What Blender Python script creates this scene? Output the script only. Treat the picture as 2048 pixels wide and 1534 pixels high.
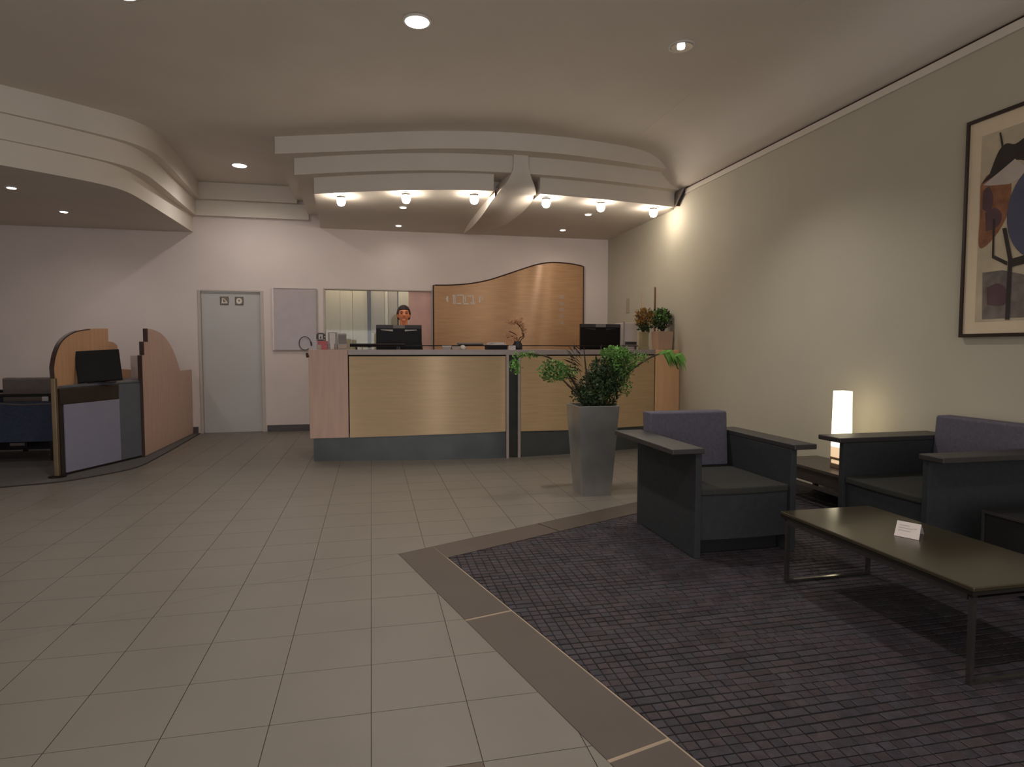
import bpy, bmesh, math, random
from mathutils import Matrix, Vector
random.seed(7)
for o in list(bpy.data.objects):
    bpy.data.objects.remove(o)
S = bpy.context.scene
COL = S.collection
# ------------------------------------------------------------------ camera
cam = bpy.data.cameras.new('camera'); cam_o = bpy.data.objects.new('camera', cam); COL.objects.link(cam_o)
cam.sensor_width = 36.0; cam.lens = 36.0 * 1252.0 / 2048.0; cam.clip_start = 0.02; cam.clip_end = 60
fwd = Vector((0.2190, 0.9742, -0.0558)).normalized()
up0 = Vector((-0.0120 * 1.0, -0.0540, 0.0)) * -1
right = Vector((0.9756, -0.2195, 0.0002)).normalized()
right = (right - fwd * right.dot(fwd)).normalized()
upv = right.cross(fwd).normalized()
M = Matrix((right, upv, -fwd)).transposed().to_4x4(); M.translation = Vector((0, 0, 1.25))
cam_o.matrix_world = M
S.camera = cam_o
# ------------------------------------------------------------------ world, big lights, exposure
S.view_settings.view_transform = 'Standard'; S.view_settings.look = 'None'
S.view_settings.exposure = -0.30; S.view_settings.gamma = 1.0
try: S.view_settings.use_curve_mapping = False
except Exception: pass
W = bpy.data.worlds.new('world'); S.world = W; W.use_nodes = True
W.node_tree.nodes['Background'].inputs[0].default_value = (0.97, 0.97, 1.0, 1)
W.node_tree.nodes['Background'].inputs[1].default_value = 1.25

def lamp(name, kind, loc, power, color, rot=None, **kw):
    d = bpy.data.lights.new(name, kind); d.energy = power; d.color = color
    for k, v in kw.items(): setattr(d, k, v)
    o = bpy.data.objects.new(name, d); COL.objects.link(o); o.location = loc
    if rot: o.rotation_euler = rot
    return o
# added daylight fill behind the camera, set low and tilted up to lift undersides
lamp('entrance_fill', 'AREA', (-1.4, -2.6, 1.0), 75, (1.0, 0.97, 0.95), (math.radians(98), 0, 0), shape='RECTANGLE', size=9.0, size_y=1.8)

# ------------------------------------------------------------------ materials
def lin(c):
    return tuple(((v / 255) / 12.92 if v / 255 <= 0.04045 else ((v / 255 + 0.055) / 1.055) ** 2.4) for v in c)
MATS = {}
def mat(name, rgb, rough=0.6, metal=0.0, spec=0.4, var=0.08, scale=6.0, bump=0.0, bscale=80.0, stretch=(1, 1, 1),
        rnd=0.0, emit=None, estr=0.0, trans=0.0, alpha=1.0, rgb2=None, coat=0.0, aniso=0.0, island=0.0):
    m = bpy.data.materials.new(name); m.use_nodes = True
    N, L = m.node_tree.nodes, m.node_tree.links
    b = N['Principled BSDF']
    c = lin(rgb)
    b.inputs['Roughness'].default_value = rough; b.inputs['Metallic'].default_value = metal
    b.inputs['Specular IOR Level'].default_value = spec
    if coat: b.inputs['Coat Weight'].default_value = coat; b.inputs['Coat Roughness'].default_value = 0.25
    tc = N.new('ShaderNodeTexCoord'); mp = N.new('ShaderNodeMapping'); mp.inputs['Scale'].default_value = stretch
    L.new(tc.outputs['Object'], mp.inputs['Vector'])
    nz = N.new('ShaderNodeTexNoise'); nz.inputs['Scale'].default_value = scale; nz.inputs['Detail'].default_value = 5
    L.new(mp.outputs[0], nz.inputs['Vector'])
    rp = N.new('ShaderNodeValToRGB')
    c2 = lin(rgb2) if rgb2 else tuple(v * (1 + var * 2) for v in c)
    c1 = c if rgb2 else tuple(v * (1 - var * 2) for v in c)
    rp.color_ramp.elements[0].position = 0.3; rp.color_ramp.elements[1].position = 0.7
    rp.color_ramp.elements[0].color = (*c1, 1); rp.color_ramp.elements[1].color = (*c2, 1)
    L.new(nz.outputs['Fac'], rp.inputs[0])
    out = rp.outputs[0]
    if rnd:
        oi = N.new('ShaderNodeObjectInfo'); hs = N.new('ShaderNodeHueSaturation')
        mr = N.new('ShaderNodeMapRange'); mr.inputs[3].default_value = 1 - rnd; mr.inputs[4].default_value = 1 + rnd
        L.new(oi.outputs['Random'], mr.inputs[0]); L.new(mr.outputs[0], hs.inputs['Value'])
        L.new(out, hs.inputs['Color']); out = hs.outputs[0]
    if island:
        ge = N.new('ShaderNodeNewGeometry'); h2 = N.new('ShaderNodeHueSaturation')
        m1 = N.new('ShaderNodeMapRange'); m1.inputs[3].default_value = 1 - island; m1.inputs[4].default_value = 1 + island
        mx_ = N.new('ShaderNodeMix'); mx_.data_type = 'RGBA'; mx_.blend_type = 'MULTIPLY'; mx_.inputs[0].default_value = 1.0
        r2 = N.new('ShaderNodeValToRGB'); r2.color_ramp.elements[0].color = (1.10, 0.98, 0.98, 1); r2.color_ramp.elements[1].color = (0.97, 1.0, 1.06, 1)
        r2.color_ramp.elements[0].position = 0.15; r2.color_ramp.elements[1].position = 0.6
        L.new(ge.outputs['Random Per Island'], m1.inputs[0]); L.new(m1.outputs[0], h2.inputs['Value']); L.new(out, h2.inputs['Color'])
        fr_ = N.new('ShaderNodeMath'); fr_.operation = 'FRACT'; mu_ = N.new('ShaderNodeMath'); mu_.operation = 'MULTIPLY'; mu_.inputs[1].default_value = 17.3
        src_ = ge.outputs['Random Per Island']
        if rnd: src_ = oi.outputs['Random']; L.new(src_, m1.inputs[0])
        L.new(src_, mu_.inputs[0]); L.new(mu_.outputs[0], fr_.inputs[0]); L.new(fr_.outputs[0], r2.inputs[0])
        L.new(h2.outputs[0], mx_.inputs[6]); L.new(r2.outputs[0], mx_.inputs[7]); out = mx_.outputs[2]
    L.new(out, b.inputs['Base Color'])
    if bump:
        n2 = N.new('ShaderNodeTexNoise'); n2.inputs['Scale'].default_value = bscale; n2.inputs['Detail'].default_value = 3
        L.new(mp.outputs[0], n2.inputs['Vector'])
        bp = N.new('ShaderNodeBump'); bp.inputs['Strength'].default_value = bump; bp.inputs['Distance'].default_value = 0.01
        L.new(n2.outputs['Fac'], bp.inputs['Height']); L.new(bp.outputs[0], b.inputs['Normal'])
    if emit:
        b.inputs['Emission Color'].default_value = (*emit, 1); b.inputs['Emission Strength'].default_value = estr
    if trans: b.inputs['Transmission Weight'].default_value = trans
    if alpha < 1: b.inputs['Alpha'].default_value = alpha
    if aniso:
        b.inputs['Anisotropic'].default_value = aniso
        tg = N.new('ShaderNodeTangent'); tg.direction_type = 'UV_MAP'; tg.uv_map = 'UVMap'
        L.new(tg.outputs[0], b.inputs['Tangent'])
    MATS[name] = m
    return m
PAINT = dict(rough=0.75, spec=0.2, var=0.012, scale=2.0, bump=0.05, bscale=160)
mat('wall_paint', (212, 198, 192), **PAINT)
mat('side_wall_paint', (185, 178, 160), **PAINT)
mat('ceiling_paint', (215, 205, 193), **PAINT)
mat('grout', (96, 82, 70), 0.9, var=0.05)
mat('tile', (106, 99, 90), 0.42, spec=0.45, var=0.02, scale=3, rnd=0.012)
mat('brown_tile', (72, 61, 53), 0.5, spec=0.4, var=0.03, scale=4, rnd=0.05)
mat('pale_grout', (150, 132, 112), 0.9, var=0.05)
mat('accent_tile', (84, 70, 56), 0.5, var=0.04)
mat('sett', (56, 51, 54), 0.6, spec=0.18, var=0.10, scale=25, rnd=0.04, island=0.15, bump=0.3, bscale=120)
mat('sett_field', (56, 51, 54), 0.6, spec=0.18, var=0.14, scale=9, island=0.15, bump=0.3, bscale=120)
mat('sett_bed', (12, 11, 13), 0.95)
mat('carpet', (91, 88, 86), 0.95, spec=0.1, var=0.1, scale=60, bump=0.5, bscale=260)
mat('carpet_edge', (52, 46, 44), 0.9)
mat('maple', (191, 148, 109), 0.38, metal=0.25, spec=0.8, var=0.05, scale=3.2, stretch=(1.0, 1.0, 14), aniso=1.0)
mat('maple_gold_lit', (188, 158, 118), 0.38, metal=0.2, spec=0.8, var=0.035, scale=3.0, stretch=(1.0, 1.0, 16), aniso=1.0)  # lighter copy of the gold veneer, standing in for more light on these panels
mat('maple_end_lit', (216, 172, 130), 0.45, spec=0.4, var=0.035, scale=3.0, stretch=(8, 8, 0.7))  # end veneer lightened in colour to make up for light that falls short
mat('maple_pink', (181, 150, 134), 0.5, spec=0.4, var=0.035, scale=3.0, stretch=(8, 8, 0.7))
mat('maple_gold', (168, 140, 103), 0.38, metal=0.25, spec=0.8, var=0.035, scale=3.0, stretch=(1.0, 1.0, 16), aniso=1.0)
mat('maple_inner', (192, 149, 113), 0.5, spec=0.4, var=0.04, scale=3, stretch=(8, 8, 0.7))
mat('maple_inner_dark', (110, 66, 52), 0.6)
mat('dark_edge', (58, 36, 28), 0.55)
mat('black_gap', (18, 16, 16), 0.8)
mat('worktop', (150, 138, 134), 0.4, var=0.03, scale=12)
mat('brushed_steel', (120, 122, 122), 0.38, metal=0.85, var=0.08, scale=3, stretch=(1, 1, 22))
mat('plinth_metal', (82, 85, 85), 0.42, metal=0.6, var=0.10, scale=2.5)
mat('post_strip', (168, 154, 146), 0.35, metal=0.3, var=0.03)
mat('post_dark', (38, 40, 36), 0.5, var=0.08)
mat('charcoal', (46, 48, 50), 0.7, spec=0.25, var=0.06, scale=30, bump=0.12, bscale=300)
mat('charcoal_arm', (50, 47, 47), 0.42, spec=0.45, var=0.05, scale=8)
mat('cushion', (93, 89, 99), 0.85, spec=0.15, var=0.06, scale=60, bump=0.25, bscale=400)
mat('seat_fabric', (54, 53, 50), 0.85, spec=0.15, var=0.06, scale=60, bump=0.25, bscale=400)
mat('table_top', (52, 46, 32), 0.20, spec=0.8, var=0.05, scale=4)
mat('table_edge', (22, 18, 16), 0.5)
mat('table_steel', (120, 116, 112), 0.16, metal=0.9, var=0.04)
mat('dark_table', (62, 54, 50), 0.3, spec=0.5, var=0.06)
mat('black_box', (30, 29, 29), 0.5, var=0.05)
mat('card', (196, 184, 178), 0.7, var=0.02)
mat('print_grey', (140, 132, 130), 0.7)
mat('frame_wood', (46, 32, 26), 0.4)
mat('mat_board', (221, 201, 170), 0.8, var=0.02)
mat('art_ground', (191, 176, 148), 0.8, var=0.07, scale=7)
mat('art_dark', (58, 51, 47), 0.8, var=0.1)
mat('art_white', (189, 175, 163), 0.8, var=0.05)
mat('art_rust', (142, 96, 68), 0.8, var=0.15, scale=14)
mat('art_plum', (93, 70, 72), 0.8, var=0.1)
mat('art_blue', (86, 86, 105), 0.8, var=0.05)
mat('art_grey', (117, 107, 100), 0.8, var=0.15, scale=12)
mat('door_grey', (182, 178, 175), 0.5, spec=0.35, var=0.015, scale=2)
mat('door_frame', (182, 170, 160), 0.5, var=0.015)
mat('sign_plate', (120, 106, 92), 0.35, metal=0.5, var=0.05)
mat('sign_mark', (206, 196, 184), 0.5)
mat('sign_rim', (74, 62, 52), 0.5)
mat('board', (170, 156, 156), 0.25, spec=0.5, var=0.02)
mat('board_trim', (206, 192, 190), 0.4)
mat('baseboard', (74, 66, 68), 0.5)
mat('cream_door', (182, 170, 142), 0.55, var=0.03, scale=3, stretch=(6, 6, 0.6))
mat('grey_door', (160, 148, 130), 0.55, var=0.03)
mat('pale_door', (196, 186, 160), 0.55, var=0.02)
mat('pink_panel', (198, 159, 148), 0.6, var=0.03)
mat('glass', (235, 240, 238), 0.03, spec=0.5, var=0.0, trans=1.0)
mat('plastic_black', (15, 8, 9), 0.45, spec=0.2, var=0.05)
mat('plastic_dark', (52, 46, 48), 0.45, var=0.05)
mat('screen', (9, 7, 7), 0.4, spec=0.2, var=0.02)
mat('vent_white', (198, 188, 180), 0.5)
mat('panel_light', (131, 130, 148), 0.4, spec=0.5, var=0.02)
mat('panel_dark', (48, 40, 32), 0.35, spec=0.5, var=0.05)
mat('panel_mid', (88, 91, 99), 0.4, spec=0.5, var=0.03)
mat('brass_post', (113, 96, 72), 0.35, metal=0.5, var=0.06)
mat('navy', (55, 61, 78), 0.8, spec=0.2, var=0.06, scale=40, bump=0.1, bscale=300)
mat('grey_fabric', (98, 88, 84), 0.85, var=0.05, scale=40)
mat('planter_metal', (158, 156, 152), 0.30, metal=0.6, var=0.08, scale=5)
mat('soil', (40, 32, 26), 0.95, var=0.2, scale=40)
mat('leaf_dark', (50, 68, 36), 0.6, var=0.3, scale=9)
mat('leaf_mid', (88, 122, 56), 0.6, var=0.25, scale=9)
mat('leaf_bright', (98, 140, 62), 0.6, var=0.2, scale=9)
mat('leaf_ochre', (140, 104, 52), 0.65, var=0.25, scale=9)
mat('bark', (62, 50, 40), 0.85, var=0.2, scale=20)
mat('dry_bloom', (206, 158, 122), 0.8, var=0.15, scale=30)
mat('dry_stem', (92, 58, 40), 0.8, var=0.1)
mat('pot_beige', (176, 148, 126), 0.6, var=0.03)
mat('vase_olive', (150, 136, 100), 0.4, var=0.06)
mat('paper', (206, 196, 190), 0.7, var=0.03)
mat('paper_grey', (160, 150, 146), 0.7, var=0.03)
mat('beige_box', (168, 150, 134), 0.7, var=0.04)
mat('red_box', (176, 92, 98), 0.6, var=0.05)
mat('grey_box', (122, 114, 110), 0.6, var=0.05)
mat('wire', (70, 62, 58), 0.4, metal=0.5)
mat('skin', (224, 140, 100), 0.55, spec=0.3, var=0.04, scale=12)
mat('hair', (44, 34, 32), 0.6, var=0.15, scale=40)
mat('eye_dark', (30, 22, 18), 0.3)
mat('lip', (150, 82, 68), 0.5)
mat('shirt', (70, 62, 62), 0.8, var=0.05)
mat('trousers', (34, 34, 40), 0.8, var=0.05)
mat('shoe', (24, 22, 22), 0.4)
mat('lamp_metal', (150, 128, 104), 0.3, metal=0.6)
mat('white_trim', (206, 200, 192), 0.4, var=0.01)
mat('chrome', (200, 196, 198), 0.15, metal=0.9, var=0.02)
mat('e_down', (255, 255, 255), 0.5, emit=(1, 0.96, 0.9), estr=7.0)
mat('e_dim', (240, 240, 240), 0.5, emit=(1, 0.97, 0.93), estr=2.2)
mat('e_bulb', (255, 255, 255), 0.5, emit=(1, 0.89, 0.75), estr=125.0)
mat('e_lamp', (255, 255, 255), 0.5, emit=(1, 0.86, 0.54), estr=2.7)
mat('e_lamp_low', (255, 240, 220), 0.5, emit=(1, 0.66, 0.36), estr=0.75)

# ------------------------------------------------------------------ helpers
class MB:
    """collects faces; build() links them as one mesh object"""
    def __init__(self): self.v = []; self.f = []; self.mi = []
    def add(self, vs, fs, m=0):
        n = len(self.v); self.v += [tuple(p) for p in vs]
        self.f += [tuple(i + n for i in f) for f in fs]; self.mi += [m] * len(fs); return self
    def box(self, x0, x1, y0, y1, z0, z1, m=0, mx=None):
        vs = [(x, y, z) for z in (z0, z1) for y in (y0, y1) for x in (x0, x1)]
        if mx: vs = [mx @ Vector(p) for p in vs]
        return self.add(vs, [(0, 2, 3, 1), (4, 5, 7, 6), (0, 1, 5, 4), (2, 6, 7, 3), (0, 4, 6, 2), (1, 3, 7, 5)], m)
    def prism(self, poly, z0, z1, axis='z', m=0):
        """poly 2-D outline, extruded along an axis: z (x,y), y (x,z), x (y,z)"""
        a = sum(poly[i][0] * poly[(i + 1) % len(poly)][1] - poly[(i + 1) % len(poly)][0] * poly[i][1] for i in range(len(poly)))
        if a < 0: poly = poly[::-1]
        n = len(poly)
        P = {'z': lambda p, t: (p[0], p[1], t), 'y': lambda p, t: (p[0], t, p[1]), 'x': lambda p, t: (t, p[0], p[1])}[axis]
        vs = [P(p, z0) for p in poly] + [P(p, z1) for p in poly]
        fs = [tuple(range(n - 1, -1, -1)), tuple(range(n, 2 * n))] + [(i, (i + 1) % n, n + (i + 1) % n, n + i) for i in range(n)]
        if axis == 'y': fs = [f[::-1] for f in fs]
        return self.add(vs, fs, m)
    def tube(self, pts, r, n=8, m=0, closed=False, cap=True):
        pts = [Vector(p) for p in pts]; k = len(pts)
        rs = r if isinstance(r, (list, tuple)) else [r] * k
        base = len(self.v); vs = []; prev = None
        for i, p in enumerate(pts):
            if closed: d = pts[(i + 1) % k] - pts[i - 1]
            else: d = pts[min(i + 1, k - 1)] - pts[max(i - 1, 0)]
            d.normalize()
            if prev is None:
                a = Vector((0, 0, 1)) if abs(d.z) < 0.9 else Vector((1, 0, 0)); u = d.cross(a).normalized()
            else: u = (prev - d * prev.dot(d)).normalized()
            prev = u; w = d.cross(u)
            for j in range(n):
                t = 2 * math.pi * j / n; vs.append(p + (u * math.cos(t) + w * math.sin(t)) * rs[i])
        fs = []
        for i in range(k if closed else k - 1):
            a, b = i * n, ((i + 1) % k) * n
            fs += [(a + j, a + (j + 1) % n, b + (j + 1) % n, b + j) for j in range(n)]
        if cap and not closed: fs += [tuple(range(n - 1, -1, -1)), tuple((k - 1) * n + j for j in range(n))]
        return self.add(vs, fs, m)
    def lathe(self, prof, n=24, m=0, c=(0, 0, 0)):
        k = len(prof); vs = [(c[0] + r * math.cos(2 * math.pi * j / n), c[1] + r * math.sin(2 * math.pi * j / n), c[2] + z) for r, z in prof for j in range(n)]
        fs = [(i * n + j, i * n + (j + 1) % n, (i + 1) * n + (j + 1) % n, (i + 1) * n + j) for i in range(k - 1) for j in range(n)]
        fs += [tuple(range(n - 1, -1, -1)), tuple((k - 1) * n + j for j in range(n))]
        return self.add(vs, fs, m)
    def build(self, name, mats, parent=None, local=False, smooth=False, bevel=0, seg=2):
        me = bpy.data.meshes.new(name)
        off = Vector((0, 0, 0))
        if parent is not None and not local:
            q = parent
            while q is not None: off += q.location; q = q.parent
        me.from_pydata([tuple(Vector(p) - off) for p in self.v], [], self.f)
        ms = mats if isinstance(mats, (list, tuple)) else [mats]
        for mm in ms: me.materials.append(MATS[mm])
        for p, i in zip(me.polygons, self.mi): p.material_index = i; p.use_smooth = smooth
        me.validate(); me.update()
        if ms[0] in ('maple_gold', 'maple', 'maple_gold_lit'):
            uv = me.uv_layers.new(name='UVMap')
            for lp in me.loops:
                c = me.vertices[lp.vertex_index].co; uv.data[lp.index].uv = (c.z, c.x)
        o = bpy.data.objects.new(name, me); COL.objects.link(o)
        if parent is not None: o.parent = parent
        if bevel:
            b = o.modifiers.new('bevel', 'BEVEL'); b.width = bevel; b.segments = seg; b.limit_method = 'ANGLE'; b.angle_limit = math.radians(40)
        return o
def smooth_angle(o, deg=35):
    for p in o.data.polygons: p.use_smooth = True
    try: o.data.set_sharp_from_angle(angle=math.radians(deg))
    except Exception: pass
    return o
def thing(name, label, cat, loc=(0, 0, 0), rz=0, group=None):
    o = bpy.data.objects.new(name, None); COL.objects.link(o); o.empty_display_size = 0.1
    o.location = loc; o.rotation_euler = (0, 0, rz); return tag(o, label, cat, group)
def tag(o, label, cat, group=None):
    o['label'] = label; o['category'] = cat
    if group: o['group'] = group
    return o
def struct(o): o['kind'] = 'structure'; return o
def catmull(pts, n=8):
    out = []; P = [pts[0]] + list(pts) + [pts[-1]]
    for i in range(1, len(P) - 2):
        for k in range(n):
            t = k / n; a, b, c, d = P[i - 1], P[i], P[i + 1], P[i + 2]
            out.append(tuple(0.5 * (2 * b[j] + (c[j] - a[j]) * t + (2 * a[j] - 5 * b[j] + 4 * c[j] - d[j]) * t * t + (3 * b[j] - a[j] - 3 * c[j] + d[j]) * t ** 3) for j in range(len(b))))
    out.append(tuple(pts[-1])); return out
def interp(pts, x):
    if x <= pts[0][0]: return pts[0][1]
    for (a, b), (c, d) in zip(pts, pts[1:]):
        if x <= c: return b + (d - b) * (x - a) / (c - a)
    return pts[-1][1]
def dup(root, loc, rz, label):
    r = root.copy(); COL.objects.link(r); r.location = loc; r.rotation_euler = (0, 0, rz); r['label'] = label
    for ch in list(root.children):
        c = ch.copy(); COL.objects.link(c); c.parent = r
        for g in list(ch.children):
            d = g.copy(); COL.objects.link(d); d.parent = c
    return r
XR, YB, ZC = 3.88, 9.95, 3.63
PI = math.pi

# ------------------------------------------------------------------ floor: slab, beige tiles, brown border, dark setts
fl = MB().box(-6.6, 4.0, -3.0, 10.9, -0.12, -0.005).build('floor', 'grout'); struct(fl)
CA, CB, CC = (0.148, 3.81), (2.194, 4.746), (0.694, 1.695)      # inset corner, far edge, near edge
def unit(a, b):
    d = (b[0] - a[0], b[1] - a[1]); l = math.hypot(*d); return d[0] / l, d[1] / l
u1, u2 = unit(CA, CB), unit(CA, CC)
def far_d(p): return (p[0] - CA[0]) * u1[1] - (p[1] - CA[1]) * u1[0]       # > 0 on the near side of the far edge
def near_d(p): return -((p[0] - CA[0]) * u2[1] - (p[1] - CA[1]) * u2[0])   # > 0 beyond the near edge
def clip(poly, f, off=0.0):
    out = []
    for i in range(len(poly)):
        a, b = poly[i], poly[(i + 1) % len(poly)]; da, db = f(a) - off, f(b) - off
        if da >= 0: out.append(a)
        if (da >= 0) != (db >= 0):
            t = da / (da - db); out.append((a[0] + (b[0] - a[0]) * t, a[1] + (b[1] - a[1]) * t))
    return out
def area(p): return abs(sum(p[i][0] * p[(i + 1) % len(p)][1] - p[(i + 1) % len(p)][0] * p[i][1] for i in range(len(p)))) / 2 if len(p) > 2 else 0
Rinv = M.inverted()
def seen(x, y, z=0, mx=0.05):
    q = Rinv @ Vector((x, y, z))
    if q.z > -0.2: return None
    return (q.x / -q.z * 1252 / 1024, q.y / -q.z * 1252 / 767, -q.z)
tiles = []
G = 0.0015
for i in range(-19, 13):
    for j in range(-9, 24):
        x0, x1 = -0.0145 + 0.3305 * i + G, -0.0145 + 0.3305 * (i + 1) - G
        y0, y1 = 2.475 + 0.335 * j + G, 2.475 + 0.335 * (j + 1) - G
        if x1 > 3.879 or y0 > 9.94 or x0 < -6.55: 
            if x0 > 3.87 or y0 > 9.94 or x0 < -6.55: continue
        q = [(x0, y0), (min(x1, 3.876), y0), (min(x1, 3.876), min(y1, 9.945)), (x0, min(y1, 9.945))]
        for c in ([q] if min(min(far_d(p), near_d(p)) for p in q) < 0 and max(far_d(p) for p in q) < 0 else
                  [clip(q, lambda p: -far_d(p), 0.0015), clip(clip(q, far_d), lambda p: -near_d(p), 0.0015)]):
            if area(c) > 4e-4: tiles.append((c, i == 0 and j == -3))
def tile_rank(c):
    cx = sum(p[0] for p in c) / len(c); cy = sum(p[1] for p in c) / len(c)
    s = seen(cx, cy)
    if s is None or abs(s[0]) > 1.12 or abs(s[1]) > 1.15: return 0
    return area(c) * 1.25 / s[2] ** 3
tiles.sort(key=lambda t: -tile_rank(t[0]))
for c, acc in tiles[:300]:
    MB().prism(c, -0.02, 0.0).build('tile', 'accent_tile' if acc else 'tile', fl)
rest = MB()
for c, acc in tiles[300:]: rest.prism(c, -0.02, 0.0)
rest.build('tile_field', 'tile', fl)['kind'] = 'stuff'

inset = thing('paved_inset', 'dark floor inlay of small block setts with a brown tile border, under the armchairs', 'floor inlay', (CA[0], CA[1], 0))
BW = 0.235
big = [(-1, 5.9), (3.876, 5.9), (3.876, -0.6), (-1, -0.6)]
MB().prism(clip(clip(big, far_d, 0), near_d, 0), -0.0049, -0.0042).build('bed', 'sett_bed', inset)
def frame_at(u, s, w0, w1, side):   # point along an edge
    n = (u[1], -u[0]) if side == 0 else (-u[1], u[0])
    return (CA[0] + u[0] * s + n[0] * w0, CA[1] + u[1] * s + n[1] * w0)
# border: slabs between pale joints, mitred at the corner
cuts_near = [0, 1.045, 2.155, 3.25, 4.35]
for a, b in zip(cuts_near, cuts_near[1:]):
    q = [frame_at(u2, s, w, 0, 1) for s, w in ((a - (0.6 if a == 0 else -0.008), 0), (b - 0.008, 0), (b - 0.008, BW), (a - (0.6 if a == 0 else -0.008), BW))]
    c = clip(clip(q, near_d, 0.001), lambda p: far_d(p), 0.001)
    if area(c) > 1e-3: MB().prism(c, -0.0049, 0.0).build('border_slab', 'brown_tile', inset)
MB().prism(clip(clip([frame_at(u2, s, w, 0, 1) for s, w in ((-0.5, 0), (4.4, 0), (4.4, BW + 0.008), (-0.5, BW + 0.008))], near_d, 0.001), far_d, 0.001), -0.0049, -0.0012).build('joint_strip', 'pale_grout', inset)
cuts_far = [0.0, 1.1, 2.2, 3.3, 4.4]
for a, b in zip(cuts_far, cuts_far[1:]):
    q = [frame_at(u1, s, w, 0, 0) for s, w in ((a + 0.004, 0), (b - 0.004, 0), (b - 0.004, BW), (a + 0.004, BW))]
    c = clip(clip(clip(q, near_d, BW + 0.004), far_d, 0.001), lambda p: XR - 0.006 - p[0])
    if area(c) > 1e-3: MB().prism(c, -0.0049, 0.0).build('border_slab', 'brown_tile', inset)
# setts
setts = []
SX, SY = 0.046, 0.0445
j = 0
for r in range(120):
    y = -0.55 + r * SY
    x = -0.2
    while x < 3.86:
        wide = random.random() < (0.10 if x < 1.25 else 0.3)
        w = SX * (2 if wide else 1)
        wob = 0.004 * math.sin(x * 5 + r * 0.7)
        jx = 0.0 if x < 1.25 else 0.014 * math.sin(r * 2.4) * min(1, (x - 1.25) * 2)
        xa, xb = x + jx, x + w - 0.0032 + jx
        q = [(xa, y + wob), (xb, y + wob), (xb, y + SY - 0.0075 + wob), (xa, y + SY - 0.0075 + wob)]
        cx, cy = x + w / 2, y + SY / 2
        if max(min(far_d(p), near_d(p)) for p in q) > BW + 0.008 and q[1][0] < 3.876:
            c = clip(clip(q, far_d, BW + 0.006), near_d, BW + 0.010)
            if area(c) > 4e-5: setts.append(c)
        x += w
setts.sort(key=lambda c: -tile_rank(c))
def sett_mesh(mb, c, h):
    cx = sum(p[0] for p in c) / len(c); cy = sum(p[1] for p in c) / len(c)
    n = len(c); a = sum(c[i][0] * c[(i + 1) % n][1] - c[(i + 1) % n][0] * c[i][1] for i in range(n))
    if a < 0: c = c[::-1]
    vs = [(p[0], p[1], -0.0042) for p in c] + [(p[0], p[1], h - 0.0022) for p in c] + [(p[0] + (cx - p[0]) * 0.12, p[1] + (cy - p[1]) * 0.12, h + random.uniform(-0.0004, 0.0004)) for p in c]
    fs = [tuple(range(2 * n, 3 * n))] + [(k * n + i, k * n + (i + 1) % n, (k + 1) * n + (i + 1) % n, (k + 1) * n + i) for k in (0, 1) for i in range(n)]
    mb.add(vs, fs)
for c in setts[:300]:
    mb = MB(); sett_mesh(mb, c, random.uniform(-0.001, 0.0005)); mb.build('sett', 'sett', inset)
mb = MB()
for c in setts[300:]: sett_mesh(mb, c, random.uniform(-0.001, 0.0005))
mb.build('sett_field', 'sett_field', inset)['kind'] = 'stuff'

# dark carpet under the kiosk
edge = [(-6.5, 5.35), (-4.4, 6.03), (-3.264, 6.43), (-2.885, 6.56), (-2.66, 6.78), (-2.42, 7.2), (-2.40, 7.9), (-2.43, 9.0), (-2.47, 9.93)]
ce = catmull(edge, 6)
cp = thing('carpet', 'dark grey carpet with a curved bound edge, under the check-in kiosk', 'carpet', (-3.4, 8, 0))
MB().prism(ce + [(-6.5, 9.93)], 0.0005, 0.006).build('pile', 'carpet', cp)
MB().tube([(p[0], p[1], 0.005) for p in ce], 0.007, 6).build('binding', 'carpet_edge', cp)

# ------------------------------------------------------------------ walls
holes = [(-2.455, -1.590, -0.01, 2.105), (-0.70, 0.96, 1.10, 2.165)]
xs = sorted({-6.6, XR, *[h[0] for h in holes], *[h[1] for h in holes]}); zs = sorted({-0.06, ZC, *[h[2] for h in holes], *[h[3] for h in holes]})
wb = MB()
for a, b in zip(xs, xs[1:]):
    for c, d in zip(zs, zs[1:]):
        if any(h[0] <= a and b <= h[1] and h[2] <= c and d <= h[3] for h in holes): continue
        wb.box(a, b, YB, YB + 0.14, c, d)
struct(wb.build('wall_back', 'wall_paint'))
struct(MB().box(XR, XR + 0.14, -3.0, 11.0, -0.06, ZC).build('wall_right', 'side_wall_paint'))
struct(MB().box(-6.7, -6.6, -3.0, 10.1, -0.06, ZC).build('wall_left', 'wall_paint'))
struct(MB().box(-6.7, XR + 0.14, -3.0, 11.05, ZC, ZC + 0.1).build('ceiling', 'ceiling_paint'))
struct(MB().box(-1.535, -0.60, YB - 0.018, YB, 0.0, 0.098).build('baseboard_back', 'baseboard', bevel=0.003))
struct(MB().box(-2.58, -2.49, YB - 0.03, YB, 0.0, 0.10).build('baseboard_left', 'baseboard', bevel=0.003))
# cove and shadow-gap cornice along the side wall
prof = catmull([(3.872, 3.262), (3.80, 3.268), (3.70, 3.30), (3.60, 3.38), (3.50, 3.48), (3.38, 3.56), (3.20, 3.61), (2.95, 3.629)], 6)
cv = MB(); n = len(prof)
poly = [(x, z) for x, z in prof] + [(2.95, 3.66), (3.872, 3.66)]
cv.prism(poly, -2.9, YB - 0.01, axis='y')
smooth_angle(struct(cv.build('trim_1', 'ceiling_paint')), 40)
struct(MB().box(3.862, XR, -2.9, 7.3, 3.188, 3.246).build('trim_2', 'ceiling_paint', bevel=0.003))
struct(MB().box(3.874, XR, -2.9, 7.3, 3.246, 3.263).build('trim_3', 'dark_edge'))  # dark strip standing in for the shade inside the gap
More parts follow.
